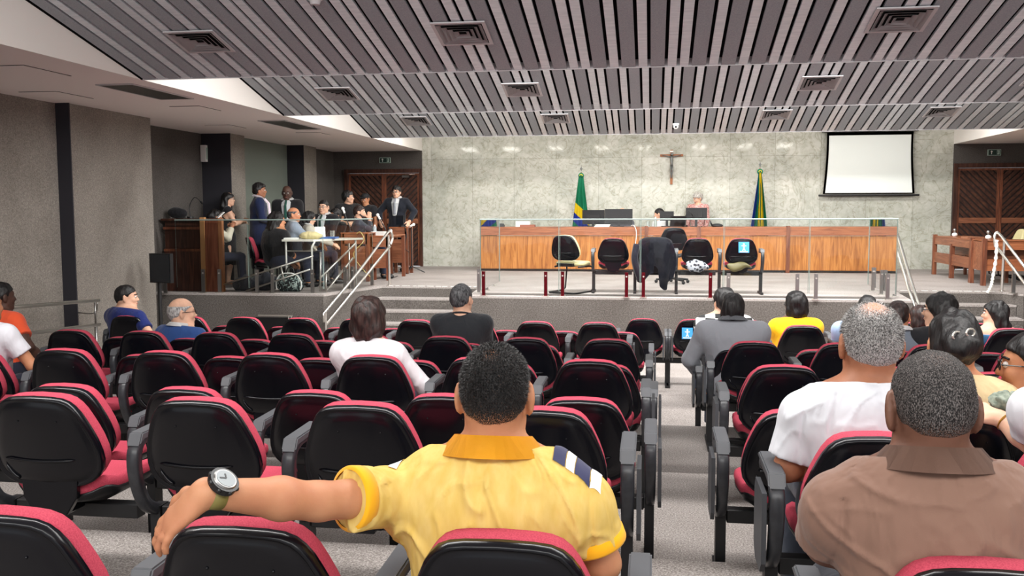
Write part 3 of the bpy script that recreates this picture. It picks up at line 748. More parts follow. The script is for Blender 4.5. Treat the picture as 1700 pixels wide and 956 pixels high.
monitor(on_desk(1156), 19.3, DH, 0.42, 0.23, 'dark monitor on the desk before the grey-haired person', R(-10), 0.15)
t = thing('laptop', 'grey laptop on the desk under the monitor before the grey-haired person', 'laptop', (on_desk(1123), 19.3, DH), R(12))
bm = B(); box(bm, -0.16, 0.16, -0.1, 0.1, 0, 0.016); obj('keyboard_base', bm, M['blackm'], t)
bm = B(); box(bm, -0.16, 0.16, -0.005, 0.005, 0, 0.21); rotmesh(bm, Matrix.Translation((0, -0.1, 0.016))@Matrix.Rotation(R(18), 4, 'X')); obj('lid', bm, M['black'], t, bevel=0.004)
t = thing('telephone', 'black desk telephone on the desk at the end near the left glass panel', 'telephone', (on_desk(830), 19.3, DH))
bm = B(); prism(bm, [(-0.09, 0), (0.09, 0), (0.09, 0.03), (-0.07, 0.07)], -0.09, 0.09, 'x'); obj('telephone_body', bm, M['black'], t, bevel=0.005)
bm = B(); tube(bm, smooth_path([(-0.07, -0.09, 0.075), (-0.07, -0.05, 0.1), (-0.07, 0.05, 0.1), (-0.07, 0.09, 0.075)]), 0.018); obj('handset', bm, M['black'], t)
bm = B(); box(bm, -0.09, 0.09, -0.08, 0.08, 0, 0.2); o = obj('paper_box', bm, M['paper'], None, bevel=0.005); o.location = (on_desk(868), 19.35, DH); tag(o, 'white box lying on the desk left of the green flag', 'box')
o.scale = (1.6, 1, 0.55)
bm = B()
for k in range(4): box(bm, -0.15, 0.15, -0.1, 0.1, 0.012*k, 0.012*k+0.011)
o = obj('document_stack', bm, mat('red_brown_cover', (150, 88, 66), 0.6)); o.location = (on_desk(878), 19.12, DH); tag(o, 'flat reddish document stack on the desk between telephone and flag', 'papers')
bm = B()
for k in range(5): box(bm, -0.15+0.01*k, 0.15+0.005*k, -0.1, 0.1, 0.01*k, 0.01*k+0.009)
o = obj('paper_stack', bm, M['paper']); o.location = (on_desk(1000), 19.1, DH); tag(o, 'white papers on the desk edge in front of the monitors', 'papers')
bm = B()
tube(bm, smooth_path([(0, 0, 0.92), (0.06, -0.1, 0.93), (0.11, -0.14, 0.8), (0.09, -0.15, 0.55), (0.02, -0.15, 0.3), (0.06, -0.14, 0.05)]), 0.007, 6)
o = obj('white_cable', bm, M['paper'], None, smooth=True); o.location = (on_desk(1048), DY+0.05, 0); tag(o, 'white cable hanging over the desk front between two stage chairs', 'cable')
for k, (px, hh, lab) in enumerate(((1076, 0.14, 'clear water glass on the desk before the seated man'), (1088, 0.2, 'small clear bottle on the desk beside the water glass'))):
    t = thing('drinking_glass' if k == 0 else 'water_bottle', lab, 'glass' if k == 0 else 'bottle', (on_desk(px), 19.15, DH))
    bm = B(); cyl(bm, (0, 0, 0), 0.032, hh*0.8, 14); obj('vessel', bm, mat('clear_plastic%d' % k, (210, 220, 216), 0.1, 0, 0.5, Transmission_Weight=0.7), t)
    if k: bm = B(); cyl(bm, (0, 0, hh*0.8), 0.014, 0.04, 10); obj('cap', bm, M['paper'], t)
def gooseneck(x, y, z, hgt, lean, label, m='black'):
    t = thing('gooseneck_microphone', label, 'microphone', (x, y, z))
    bm = B(); cyl(bm, (0, 0, 0), 0.05, 0.03, 14); obj('base', bm, M['black'], t)
    pts = smooth_path([(0, 0, 0.03), (-0.01*lean, 0, hgt*0.6), (0.15*lean, 0, hgt), (0.32*lean, 0, hgt*0.8)])
    bm = B(); tube(bm, pts, 0.006, 6); obj('gooseneck', bm, M['blackm'], t)
    bm = B(); tube(bm, [pts[-1], pts[-1]+(pts[-1]-pts[-2]).normalized()*0.05], 0.014, 8); obj('capsule', bm, M['black'], t); return t
gooseneck(on_desk(1137), 19.15, DH, 0.32, 0.4, 'black gooseneck microphone on the desk beside the grey-haired person')
bm = B(); ball(bm, (0, 0, 0.03), 0.09, 1.3, 0.7, 0.45); tube(bm, [(-0.1, 0, 0.03), (-0.14, 0, 0.12)], 0.015); o = obj('camera_bag', bm, M['black'], None, smooth=True); o.location = (on_desk(1190), 19.2, DH-0.005); tag(o, 'small black pouch lying on the desk near the blue-signed stage chair', 'pouch')
# ------------------------------------------------------------------ glass guards
def glass_guard(name, pts, zt, label):
    """upright clear panes along a path with a top bar"""
    t = thing(name, label, 'glass guard', (pts[0][0], pts[0][1], 0)); o = Vector((pts[0][0], pts[0][1], 0))
    for (a, b) in zip(pts, pts[1:]):
        a = Vector((*a, 0)); b = Vector((*b, 0)); d = (b-a); Ln = d.length; d.normalize(); nrm = Vector((-d.y, d.x, 0)); n = max(1, round(Ln/1.25))
        for i in range(n):
            p = a+d*(Ln*i/n+0.008)-o; q = a+d*(Ln*(i+1)/n-0.008)-o
            bm = B(); vs = [bm.verts.new(v) for v in (p-nrm*0.005+Vector((0, 0, 0.06)), q-nrm*0.005+Vector((0, 0, 0.06)), q-nrm*0.005+Vector((0, 0, zt)), p-nrm*0.005+Vector((0, 0, zt)))]
            bm.faces.new(vs); obj('pane', bm, M['glass'], t)
            bm = B(); tube(bm, [p+Vector((0, 0, 0.07)), p+Vector((0, 0, zt-0.01))], 0.0035, 4); tube(bm, [q+Vector((0, 0, 0.07)), q+Vector((0, 0, zt-0.01))], 0.0035, 4); obj('pane_edge', bm, M['glassedge'], t)
        bm = B(); tube(bm, [a-o+Vector((0, 0, zt)), b-o+Vector((0, 0, zt))], 0.011, 6); obj('top_edge', bm, M['glassedge'], t)
    return t
GY = 13.56
gl = at(797, 400, Y=GY).x; gr = at(1490, 400, Y=GY).x
glass_guard('glass_guard', [(gl, 15.35), (gl, GY), (gr, GY), (gr, 15.3)], 1.11, 'clear glass guard round the middle stage, before the row of chairs')
ll = at(250, 400, Y=GY).x; 
glass_guard('glass_guard', [(-7.28, GY), (at(536, 400, Y=GY).x, GY), (-4.56, 14.95)], 1.11, 'clear glass guard in front of the standing group and the wooden booth')
# short clamp posts
def post(px, py, red, label, h=0.36, Y=None):
    p = at(px, py, Z=0)
    t = thing('clamp_post', label, 'post', (p.x, p.y, 0), 0, 'short posts that clamp the glass guards')
    bm = B(); box(bm, -0.045, 0.045, -0.045, 0.045, 0, 0.01); obj('foot_plate', bm, M['steel'], t)
    bm = B(); box(bm, -0.024, 0.024, -0.016, 0.016, 0.01, h); obj('post_body', bm, M['postr'] if red else M['steeld'], t, bevel=0.004)
    bm = B(); cyl(bm, (0, 0, 0), 0.012, 0.008, 10); rotmesh(bm, Matrix.Translation((0, -0.016, h-0.06))@Matrix.Rotation(R(90), 4, 'X')); obj('bolt', bm, M['steel'], t)
M['postr'] = mat('post_reflecting_red', (112, 30, 40), 0.2, 0.8)
pn = ['first', 'second', 'third', 'fourth', 'fifth', 'sixth', 'seventh', 'eighth', 'ninth', 'tenth', 'eleventh']
for i, (px, py, rd) in enumerate(((803, 491, 1), (906, 492, 1), (934, 492, 1), (1040, 494, 1), (1068, 494, 1), (1179, 495, 1), (1209, 496, 0), (1323, 498, 0), (1354, 498, 0), (1473, 498, 0))):
    post(px, py, rd, '%s clamp post along the stage front, counted from the group side' % ('reddish ' + pn[i] if rd else 'steel ' + pn[i]))
for i, (px, py) in enumerate(((795, 486), (808, 482), (818, 474))): post(px, py, 0, 'grey clamp post on the return of the middle glass beside the steps, %s' % ['nearest', 'middle', 'farthest'][i])
for i, (px, py) in enumerate(((1449, 483), (1463, 489), (1485, 492))): post(px, py, 0, 'grey clamp post near the end handrail of the middle glass, %s' % ['farthest', 'middle', 'nearest'][i])
for i, (px, py) in enumerate(((275, 487), (338, 486), (365, 486), (427, 487), (453, 487), (519, 487))): post(px, py, 0, 'steel clamp post under the glass by the standing group, %s from the side wall' % pn[i])
for i, (px, py) in enumerate(((573, 481), (586, 480), (618, 474))): post(px, py, 0, 'dark steel clamp post beside the bright stair handrail, %s up' % pn[i])
post(1682, 487, 0, 'steel clamp post beside the handrail with the white rope')

# ------------------------------------------------------------------ handrails
def rail(label, up, lo, posts, r=0.021, name='handrail', m='steel'):
    o0 = Vector(up[0]); o0.z = 0
    t = thing(name, label, 'handrail', o0)
    for nm, pts in (('upper_rail', up), ('lower_rail', lo)):
        bm = B(); tube(bm, [Vector(p)-o0 for p in pts], r, 10); obj(nm, bm, M[m], t, smooth=True)
    for a, b in posts:
        bm = B(); tube(bm, [Vector(a)-o0, Vector(b)-o0], 0.02, 10); cyl(bm, Vector(a)-o0, 0.045, 0.012, 14); obj('post', bm, M[m], t, smooth=False)
    return t
A0 = Vector((-4.79, 13.28, -0.24)); A1 = Vector((-4.28, 15.0, 0.86)); dn = Vector((0, 0, -0.2))
up = [A0+Vector((-0.01, -0.03, -0.16)), A0+Vector((-0.02, -0.04, -0.03)), A0]+smooth_path([A0, (A0+A1)/2, A1+Vector((-0.02, -0.06, 0.02)), A1+Vector((0.02, 0.02, 0.02)), A1+Vector((0.03, 0.05, -0.08)), A1+Vector((0.01, 0.0, -0.17))], 6)[1:]
lo = [A0+dn, A1+dn]
rail('bright steel double handrail rising beside the steps in front of the wooden desks', up, lo, [((A0.x, A0.y-0.0, -0.86), A0+Vector((0, 0, -0.02))), ((-4.32, 15.08, 0.0), A1+Vector((-0.03, 0.03, -0.02)))])
B0 = Vector((3.62, 13.28, -0.24)); B1 = Vector((3.66, 15.0, 0.84))
up = [B0+Vector((0.02, -0.03, -0.2)), B0]+smooth_path([B0, (B0+B1)/2, B1+Vector((0, -0.05, 0.02)), B1+Vector((0, 0.03, 0.0)), B1+Vector((0, 0.02, -0.14))], 6)[1:]
rail('steel double handrail descending beside the end of the middle glass', up, [B0+dn, B1+dn], [((B0.x+0.02, B0.y-0.03, -0.86), B0+Vector((0.02, -0.03, -0.02))), ((3.62, 15.05, 0), B1)])
D1 = at(1655, 388, Y=15.05); D1 = Vector((D1.x, 15.05, D1.z)); D0 = Vector((D1.x+0.28, 13.5, -0.12))
up = smooth_path([D1+Vector((-0.01, 0, -0.2)), D1+Vector((-0.03, 0, -0.05)), D1+Vector((0.0, 0, 0.02)), D1+Vector((0.03, -0.1, -0.03))], 4)+[D0]
D2 = at(1663, 484, Z=0)
rail('steel double handrail at the far steps with a white rope tied to it', up, [D1+Vector((0.01, 0, -0.2)), D0+dn], [((D2.x, D2.y, 0), (D2.x+0.01, D2.y, D1.z-0.06)), ((D0.x, D0.y, -0.86), D0)])
# white rope with hanging tail
q0 = at(1655, 398, Y=15.0); q1 = at(1644, 486, Y=14.95)
bm = B(); pts = smooth_path([q0, q0.lerp(q1, 0.35)+Vector((0.02, 0, 0)), q0.lerp(q1, 0.7)+Vector((0.01, 0, 0)), q1+Vector((0.0, -0.02, 0.1)), q1+Vector((-0.05, -0.03, 0.0))], 10)
tube(bm, pts, 0.024, 7, rs=[0.022+0.008*math.sin(i*2.1) for i in range(len(pts))]); o = obj('white_rope', bm, noisy('rope_white', (216, 212, 200), (240, 238, 230), 80, 0.9), None, smooth=True)
tag(o, 'white knotted rope hanging from the handrail at the far steps', 'rope')
# ramp rails behind the glass of the standing group
def ramp_rail(pairs, label, m='steel', r=0.014):
    o0 = Vector((pairs[0][0].x, pairs[0][0].y, 0)); t = thing('handrail', label, 'handrail', o0)
    for k, (a, b) in enumerate(pairs):
        bm = B(); tube(bm, [a-o0, b-o0], r, 8); obj('rail' if k < 2 else 'post', bm, M[m], t, smooth=True)
Y_ = 13.68
ramp_rail([(at(366, 474, Y=Y_), at(520, 425, Y=Y_+0.06)), (at(408, 483, Y=Y_), at(515, 447, Y=Y_+0.06)), (at(466, 441, Y=Y_+0.04), at(472, 468, Y=Y_+0.04))], 'thin steel ramp rails slanting behind the patterned bag')
ramp_rail([(at(531, 462, Y=13.9), at(590, 404, Y=14.75)), (at(541, 484, Y=13.9), at(586, 428, Y=14.6)), (at(532, 485, Y=13.9), at(532, 418, Y=13.9)), (at(580, 480, Y=14.6), at(579, 404, Y=14.6)), (at(541, 487, Y=13.9), at(541, 454, Y=13.9))], 'pale steel rails slanting up behind the white table edge', r=0.017)
# hall side rail on the left
a = Vector((-6.72, 6.5, 0.36)); b = Vector((-6.72, 10.6, 0.16))
t = thing('handrail', 'long steel double handrail along the side wall behind the man in orange', 'handrail', (a.x, a.y, 0)); o0 = Vector((a.x, a.y, 0))
for nm, dz in (('upper_rail', 0), ('lower_rail', -0.3)):
    bm = B(); tube(bm, [a-o0+Vector((0, 0, dz)), b-o0+Vector((0, 0, dz))], 0.022, 10); obj(nm, bm, M['steel'], t, smooth=True)
for f in (0.1, 0.53, 0.98):
    p = a.lerp(b, f)-o0; bm = B(); tube(bm, [p+Vector((0, 0, -0.02)), p+Vector((0, 0, -0.3)), ], 0.012, 8); tube(bm, [p+Vector((0, 0, -0.3)), Vector((p.x, p.y, -0.72+0.0))], 0.018, 8); obj('post', bm, M['steeld'], t, smooth=True)
    bm = B(); tube(bm, smooth_path([p+Vector((0, 0.05, -0.03)), p+Vector((-0.05, 0.07, -0.16)), p+Vector((-0.27, 0.07, -0.16))], 4), 0.008, 6); obj('wall_bracket', bm, M['steeld'], t, smooth=True)

# ------------------------------------------------------------------ chairs on the stage
SY = 14.05
xs = [at(p, 420, Y=SY).x for p in (1018, 1088, 1158, 1231)]
labs = ['red and black beam chair on stage, empty, next to the cantilever chair', 'red and black beam chair on stage under the dark jacket', 'red and black beam chair on stage with the spotted cloth showing below its back', 'red and black beam chair on stage with the blue sign on its back']
for i, x in enumerate(xs):
    r_ = chair(x, SY, 0, labs[i], 'beam chairs in a row on the stage', True, i == 3)
# jacket draped over the second one
def sheet_mesh(fn, nu, nv, th):
    bm = B(); rows = [[bm.verts.new(fn(u/nu, v/nv)) for u in range(nu+1)] for v in range(nv+1)]
    for a, b in zip(rows, rows[1:]):
        for k in range(nu): bm.faces.new((a[k], a[k+1], b[k+1], b[k]))
    bmesh.ops.solidify(bm, geom=bm.faces[:], thickness=th); bmesh.ops.recalc_face_normals(bm, faces=bm.faces[:]); return bm
def jacket(u, v):
    # v 0 top over the chair back, 1 hem; u across
    w_ = 0.24+0.07*math.sin(min(1, v*1.6)*math.pi/2)-0.05*max(0, v-0.7)*3
    x = (u-0.5)*2*w_
    drop = 0.62+0.08*math.sin(u*math.pi*3+0.5)-0.11*abs(u-0.55)+(0.1 if 0.62 < u < 0.85 else 0)-(0.12 if 0.45 < u < 0.58 else 0)
    z = 0.845-0.05*(2*u-1)**4*1.2-v*drop
    y = -0.115-0.05*math.sin(min(1, v*6)*math.pi/2)+0.02*math.sin(u*21+v*3)*v+0.05*(2*u-1)**2+v*0.05
    if v < 0.02: y += 0.1
    return (x, y, z)
bm = sheet_mesh(jacket, 40, 30, 0.012)
t = thing('jacket', 'dark navy jacket draped over the back of a stage beam chair, hanging low', 'jacket', (xs[1], SY, 0))
obj('jacket_body', bm, cloth('navy_black_cloth', (22, 22, 34), 0.7), t, smooth=True)
bm = B(); tube(bm, smooth_path([(-0.27, -0.13, 0.74), (-0.3, -0.16, 0.55), (-0.27, -0.15, 0.38), (-0.21, -0.13, 0.22)], 5), 0.05, 8, rs=None); obj('sleeve', bm, M['navyb'] if 'navyb' in M else cloth('navy_sleeve', (24, 24, 36), 0.7), t, smooth=True)
# spotted cloth, bag on chairs
def spotted():
    m = mat('spotted_cloth', (150, 150, 158), 0.8); v = coords(m); vo = N(m, 'ShaderNodeTexVoronoi'); vo.inputs['Scale'].default_value = 22; L(m, v, vo.inputs[0])
    r = ramp(m, vo.outputs['Distance'], [(0.38, (34, 36, 46)), (0.46, (160, 162, 170))]); L(m, r, bsdf(m).inputs['Base Color']); return m
bm = B(); ball(bm, (0, 0, 0), 0.17, 1.0, 0.28, 0.55, 24, 14)
for v in bm.verts: v.co += Vector((0, 0.0, 0.05))*noise.noise(v.co*9)
o = obj('spotted_cloth', bm, spotted(), None, smooth=True); o.location = (xs[2], SY-0.02, 0.42); tag(o, 'black-and-grey spotted cloth bundled behind the third beam chair on stage', 'cloth')
bm = B(); ball(bm, (0, 0, 0), 0.16, 1.1, 0.3, 0.4, 24, 14)
for v in bm.verts: v.co += Vector((0, 0.0, 0.06))*noise.noise(v.co*7)
o = obj('handbag', bm, mat('olive_leather', (104, 96, 62), 0.5), None, smooth=True); o.location = (xs[3]-0.03, SY-0.02, 0.42); tag(o, 'olive handbag hanging behind the blue-signed chair on stage', 'handbag')
# blue priority-seat signs
def blue_sign(x, y, z, s, label, symbol=True, rz=0):
    t = thing('seat_sign', label, 'sign', (x, y, z), rz)
    t.rotation_euler = (R(-13), 0, rz)
    bm = B(); box(bm, -s, s, -0.002, 0.0, -s*1.05, s*1.05); obj('sign_card', bm, M['signblue'], t)
    bm = B(); ball(bm, (0, -0.003, s*0.6), s*0.17, 1, 0.2, 1, 10, 6)
    for a, b, r_ in (((0, 0.4), (0, -0.2), 0.12), ((-0.45, 0.25), (0.45, 0.25), 0.07), ((0, -0.2), (-0.22, -0.65), 0.08), ((0, -0.2), (0.22, -0.65), 0.08)):
        tube(bm, [(a[0]*s, -0.003, a[1]*s), (b[0]*s, -0.003, b[1]*s)], r_*s, 5)
    for v in bm.verts: v.co.y = min(v.co.y, -0.0015); v.co.y = max(v.co.y, -0.006)
    obj('person_symbol', bm, M['paper'], t)
    bm = B(); box(bm, -s*0.75, s*0.75, -0.0035, -0.002, -s*0.93, -s*0.78); obj('caption_line', bm, M['paper'], t)
M['signblue'] = mat('sign_blue', (32, 128, 196), 0.5)
blue_sign(xs[3]+0.02, SY-0.133, 0.70, 0.075, 'square blue sign with a white figure on the last beam chair of the stage')
p = at(1141, 553, Y=11.03)
blue_sign(p.x, 11.018, p.z, 0.062, 'blue and white sign on the front row chair beside the checkered shirt')

# cantilever visitor chair in cream and black
def cantilever(x, y, rz, label):
    t = thing('visitor_chair', label, 'chair', (x, y, 0), rz)
    for nm, key in (('back_shell', 'back_shell'),):
        o = bpy.data.objects.new(nm, ME[key]); C.objects.link(o); o.parent = t; o.location = (0, 0, 0.045)
    o = bpy.data.objects.new('back_cushion', ME['back_cushion'].copy()); C.objects.link(o); o.parent = t; o.location = (0, 0, 0.045); o.data.materials[0] = M['cream']
    bm = B(); so = [(math.copysign(abs(math.cos(a))**0.6, math.cos(a))*0.24, 0.24+math.copysign(abs(math.sin(a))**0.6, math.sin(a))*0.22) for a in [2*math.pi*k/32 for k in range(32)]]
    loft(bm, so, [(0, 0.0), (0.95, 0.0), (1, 0.02), (0.98, 0.05), (0.85, 0.062), (0, 0.06)], (0, 0.24), None, lambda x, y, d: (x, y+0.02, 0.41+d)); bmesh.ops.recalc_face_normals(bm, faces=bm.faces[:]); obj('seat_cushion', bm, M['cream'], t)
    bm = B(); box(bm, -0.13, 0.13, -0.02, 0.14, 0.4, 0.45); obj('back_bracket', bm, M['black'], t, bevel=0.01)
    fr = smooth_path([(-0.2, 0.38, 0.395), (-0.22, 0.1, 0.395), (-0.24, 0.46, 0.39)], 1)
    path = [(-0.2, 0.05, 0.395), (-0.22, 0.40, 0.395), (-0.23, 0.47, 0.36), (-0.24, 0.44, 0.05), (-0.24, 0.38, 0.014), (-0.24, -0.05, 0.014), (-0.2, -0.1, 0.014), (0.2, -0.1, 0.014), (0.24, -0.05, 0.014), (0.24, 0.38, 0.014), (0.24, 0.44, 0.05), (0.23, 0.47, 0.36), (0.22, 0.40, 0.395), (0.2, 0.05, 0.395)]
    bm = B(); tube(bm, path, 0.0135, 8); obj('frame', bm, M['blackm'], t, smooth=True); return t
cantilever(at(938, 420, Y=14.0).x, 14.0, R(-24), 'cream-seated cantilever visitor chair standing alone at the end of the stage row')
def office_chair(x, y, rz, label, m='shell'):
    t = thing('office_chair', label, 'chair', (x, y, 0), rz)
    o = bpy.data.objects.new('back_shell', ME['back_shell']); C.objects.link(o); o.parent = t; o.location = (0, 0, 0.12)
    o = bpy.data.objects.new('back_cushion', ME['back_cushion'].copy()); C.objects.link(o); o.parent = t; o.location = (0, 0, 0.12); o.data.materials[0] = M['blackm']
    o = bpy.data.objects.new('seat_cushion', ME['seat_cushion'].copy()); C.objects.link(o); o.parent = t; o.location = (0, 0, 0.05); o.data.materials[0] = M['blackm']
    bm = B(); tube(bm, [(0, 0.2, 0.08), (0, 0.2, 0.45)], 0.025); obj('gas_column', bm, M['blackm'], t)
    bm = B()
    for k in range(5): a = k*2*math.pi/5+0.3; tube(bm, [(0, 0.2, 0.09), (0.28*math.cos(a), 0.2+0.28*math.sin(a), 0.06)], 0.02, 6)
    obj('star_base', bm, M['blackm'], t)
    for k in range(5):
        a = k*2*math.pi/5+0.3; bm = B(); ball(bm, (0.28*math.cos(a), 0.2+0.28*math.sin(a), 0.03), 0.03, 1, 1, 1, 8, 6); obj('castor', bm, M['black'], t)
    bm = B(); box(bm, -0.03, 0.03, -0.0, 0.03, 0.42, 0.6); box(bm, -0.03, 0.03, 0.0, 0.25, 0.42, 0.445); obj('back_bracket', bm, M['blackm'], t); return t
office_chair(at(1118, 410, Y=16.2).x, 15.9, R(4), 'black office chair behind the beam chairs, in front of the long desk')

# ------------------------------------------------------------------ desks at the far side
def slatted_desk(x, y, rz, ln, label, group=None, dp=0.6, H=0.74, legs=3):
    t = thing('side_desk', label, 'desk', (x, y, 0), rz, group)
    for i in range(legs):
        a = -ln/2+ln*i/(legs-1); bm = B(); box(bm, a-0.035, a+0.035, -0.02, 0.05, 0, H+(0.02 if i in (0, legs-1) else -0.12)); obj('leg', bm, M['brownv'], t, bevel=0.004)
        if i in (0, legs-1): bm = B(); box(bm, a-0.03, a+0.03, dp-0.05, dp, 0, H-0.03); obj('leg', bm, M['brownv'], t)
    for z0, z1, nm in ((H-0.16, H-0.02, 'upper_board'), (0.24, 0.43, 'lower_board')):
        bm = B(); box(bm, -ln/2+0.03, ln/2-0.03, 0.0, 0.025, z0, z1); obj(nm, bm, M['brown'], t, bevel=0.004)
    bm = B(); box(bm, -ln/2+0.03, ln/2-0.03, 0.3, 0.32, 0.4, H-0.03); obj('modesty_panel', bm, M['brown'], t)
    bm = B(); box(bm, -ln/2, ln/2, -0.0, dp, H-0.03, H-0.005); obj('desk_top', bm, M['oakh'], t)
    return t
pa = Vector((5.28, 18.85, 0)); pb = Vector((5.3, 16.8, 0)); v = pb-pa
slatted_desk((pa.x+pb.x)/2, (pa.y+pb.y)/2, math.atan2(v.y, v.x), v.length, 'brown open-fronted side desk reaching from the marble wall towards the far steps')
t = slatted_desk(6.5, 16.15, 0, 2.4, 'honey-brown side desk facing the hall behind the handrail with the white rope')
bm = B(); box(bm, -1.2, -1.17, 0.06, 0.54, 0.24, 0.72); obj('end_panel', bm, M['brown'], t)
for o in t.children:
    if o.name.startswith(('upper', 'lower')): o.data.materials[0] = M['oakh']
for i, (x, y, rz) in enumerate(((6.62, 18.3, R(90)), (6.66, 17.55, R(85)), (7.75, 17.4, R(180)))):
    cantilever(x, y, rz, 'cantilever chair tucked behind the side desks, %s from the marble wall' % ['first', 'second', 'third'][i])
for i, (x, y) in enumerate(((5.48, 18.3), (5.55, 16.75), (6.75, 16.3))):
    t = thing('table_microphone', 'small white-topped microphone on the side desks, %s' % ['nearest the marble wall', 'above the middle leg', 'nearest the far door'][i], 'microphone', (x, y, 0.735))
    bm = B(); ball(bm, (0, 0, 0.035), 0.05, 1, 1, 0.75, 12, 8); obj('base', bm, M['paper'], t, smooth=True)
    bm = B(); ball(bm, (0, 0, 0.115), 0.035, 1, 1, 1, 12, 8); obj('capsule', bm, M['steeld'], t, smooth=True)
    bm = B(); tube(bm, [(0, 0, 0.06), (0.01, 0, 0.1)], 0.012, 6); obj('neck', bm, M['black'], t)
bm = B(); 
for k in range(3): box(bm, -0.15, 0.15, -0.1, 0.1, 0.008*k, 0.008*k+0.007)
o = obj('document_folder', bm, mat('folder_tan', (150, 104, 78), 0.6)); o.location = (5.5, 17.4, 0.736); o.rotation_euler = (0, 0, 0.3); tag(o, 'tan folder on the side desk between two small microphones', 'folder')

# ------------------------------------------------------------------ the wooden booth by the side wall
BX0, BX1 = -7.55, at(336, 400, Y=13.72).x; BY = 13.72
t = thing('witness_booth', 'tall dark wooden booth with a shelf top beside the side wall', 'booth', (BX0, BY, 0)); bw = BX1-BX0
bm = B(); box(bm, 0, bw, 0, 0.04, 0.0, 0.62); obj('front_panel', bm, M['dwoodv'] if 'dwoodv' in M else wood('booth_wood', (50, 28, 22), (74, 42, 32), (96, 58, 44)), t)
bm = B(); box(bm, 0, bw, 0.03, 0.05, 0.66, 0.98); obj('recessed_panel', bm, M['dwood'], t)
bm = B(); box(bm, 0, bw, -0.02, 0.04, 0.62, 0.66); box(bm, 0, bw, -0.02, 0.04, 0.96, 1.0); obj('rail', bm, M['brownv'], t)
bm = B(); box(bm, -0.02, bw+0.02, -0.05, 0.5, 1.1, 1.13); obj('shelf_top', bm, M['dwood'], t)
bm = B(); box(bm, 0, bw, 0.04, 0.06, 1.0, 1.1); obj('upper_panel', bm, M['dwood'], t)
t2 = thing('booth_side_panel', 'reddish upright wooden side panel with pale edge posts beside the dark booth', 'panel', (BX1, BY-0.05, 0))
wd = at(366, 400, Y=BY).x-BX1
bm = B(); box(bm, 0.07, wd, 0, 0.03, 0, 1.12); obj('side_board', bm, wood('booth_side_wood', (92, 48, 34), (122, 68, 48), (140, 84, 60)), t2)
bm = B(); box(bm, 0.0, 0.07, -0.02, 0.05, 0, 1.15); obj('edge_post', bm, mat('pale_post_wood', (178, 130, 84), 0.5), t2, bevel=0.01)
bm = B(); box(bm, wd, wd+0.06, -0.02, 0.05, 0, 1.13); obj('edge_post', bm, mat('pale_post_wood2', (150, 98, 62), 0.5), t2, bevel=0.01)
gooseneck(at(316, 360, Y=13.9).x, 13.9, 1.13, 0.33, 0.55, 'black gooseneck microphone bowed over the dark booth top')
bm = B(); ball(bm, (0, 0, 0.08), 0.15, 1.1, 0.7, 0.6, 24, 14)
for v in bm.verts: v.co += v.co.normalized()*0.03*noise.noise(v.co*6)
o = obj('black_bag', bm, M['blackc'] if 'blackc' in M else cloth('black_bag_cloth', (20, 20, 24), 0.6), None, smooth=True); o.location = (at(286, 355, Y=13.9).x+0.1, 13.9, 1.135); tag(o, 'soft black bag lying on top of the dark booth', 'bag')

# screen on a stand in front of the stage corner
p = at(268, 445, Y=11.9)
t = thing('display_stand', 'black screen on a floor stand before the booth end of the stage', 'display', (p.x, p.y, -0.86), R(-14)); hz = p.z+0.86
bm = B(); box(bm, -0.18, 0.18, -0.03, 0.03, hz-0.2, hz+0.2); obj('screen_case', bm, M['black'], t, bevel=0.008)
bm = B(); box(bm, -0.165, 0.165, -0.034, -0.03, hz-0.185, hz+0.185); obj('display', bm, M['glassm'], t)
bm = B(); box(bm, -0.16, -0.06, 0.03, 0.1, hz-0.05, hz+0.08); obj('wall_mount', bm, M['blackm'], t, bevel=0.01)
bm = B(); tube(bm, [(-0.12, 0.08, 0.03), (-0.12, 0.08, hz+0.05)], 0.028); obj('pole', bm, M['blackm'], t)
bm = B(); box(bm, -0.35, 0.2, -0.2, 0.3, 0, 0.03); obj('foot', bm, M['blackm'], t)
# folded black stand leaning before the stage
p0 = at(410, 523, Y=12.95); p1 = at(497, 523, Y=12.95)
t = thing('folded_table', 'black folded table with a bright metal bar standing before the stage front', 'folded table', ((p0.x+p1.x)/2, 12.95, -0.86)); hh = p0.z+0.86; hw = (p1.x-p0.x)/2
bm = B(); box(bm, -hw, hw, 0, 0.04, 0.02, hh-0.03); obj('table_top', bm, M['black'], t, bevel=0.008)
bm = B(); tube(bm, [(-hw*0.55, -0.01, hh), (hw*0.75, -0.01, hh)], 0.014); obj('metal_bar', bm, M['steel'], t)
for s in (0.62, 0.72, 0.98): bm = B(); tube(bm, [(hw*s, -0.03, 0), (hw*s, -0.03, hh)], 0.01, 6); obj('folding_leg', bm, M['steel'] if s < 0.9 else M['blackm'], t)
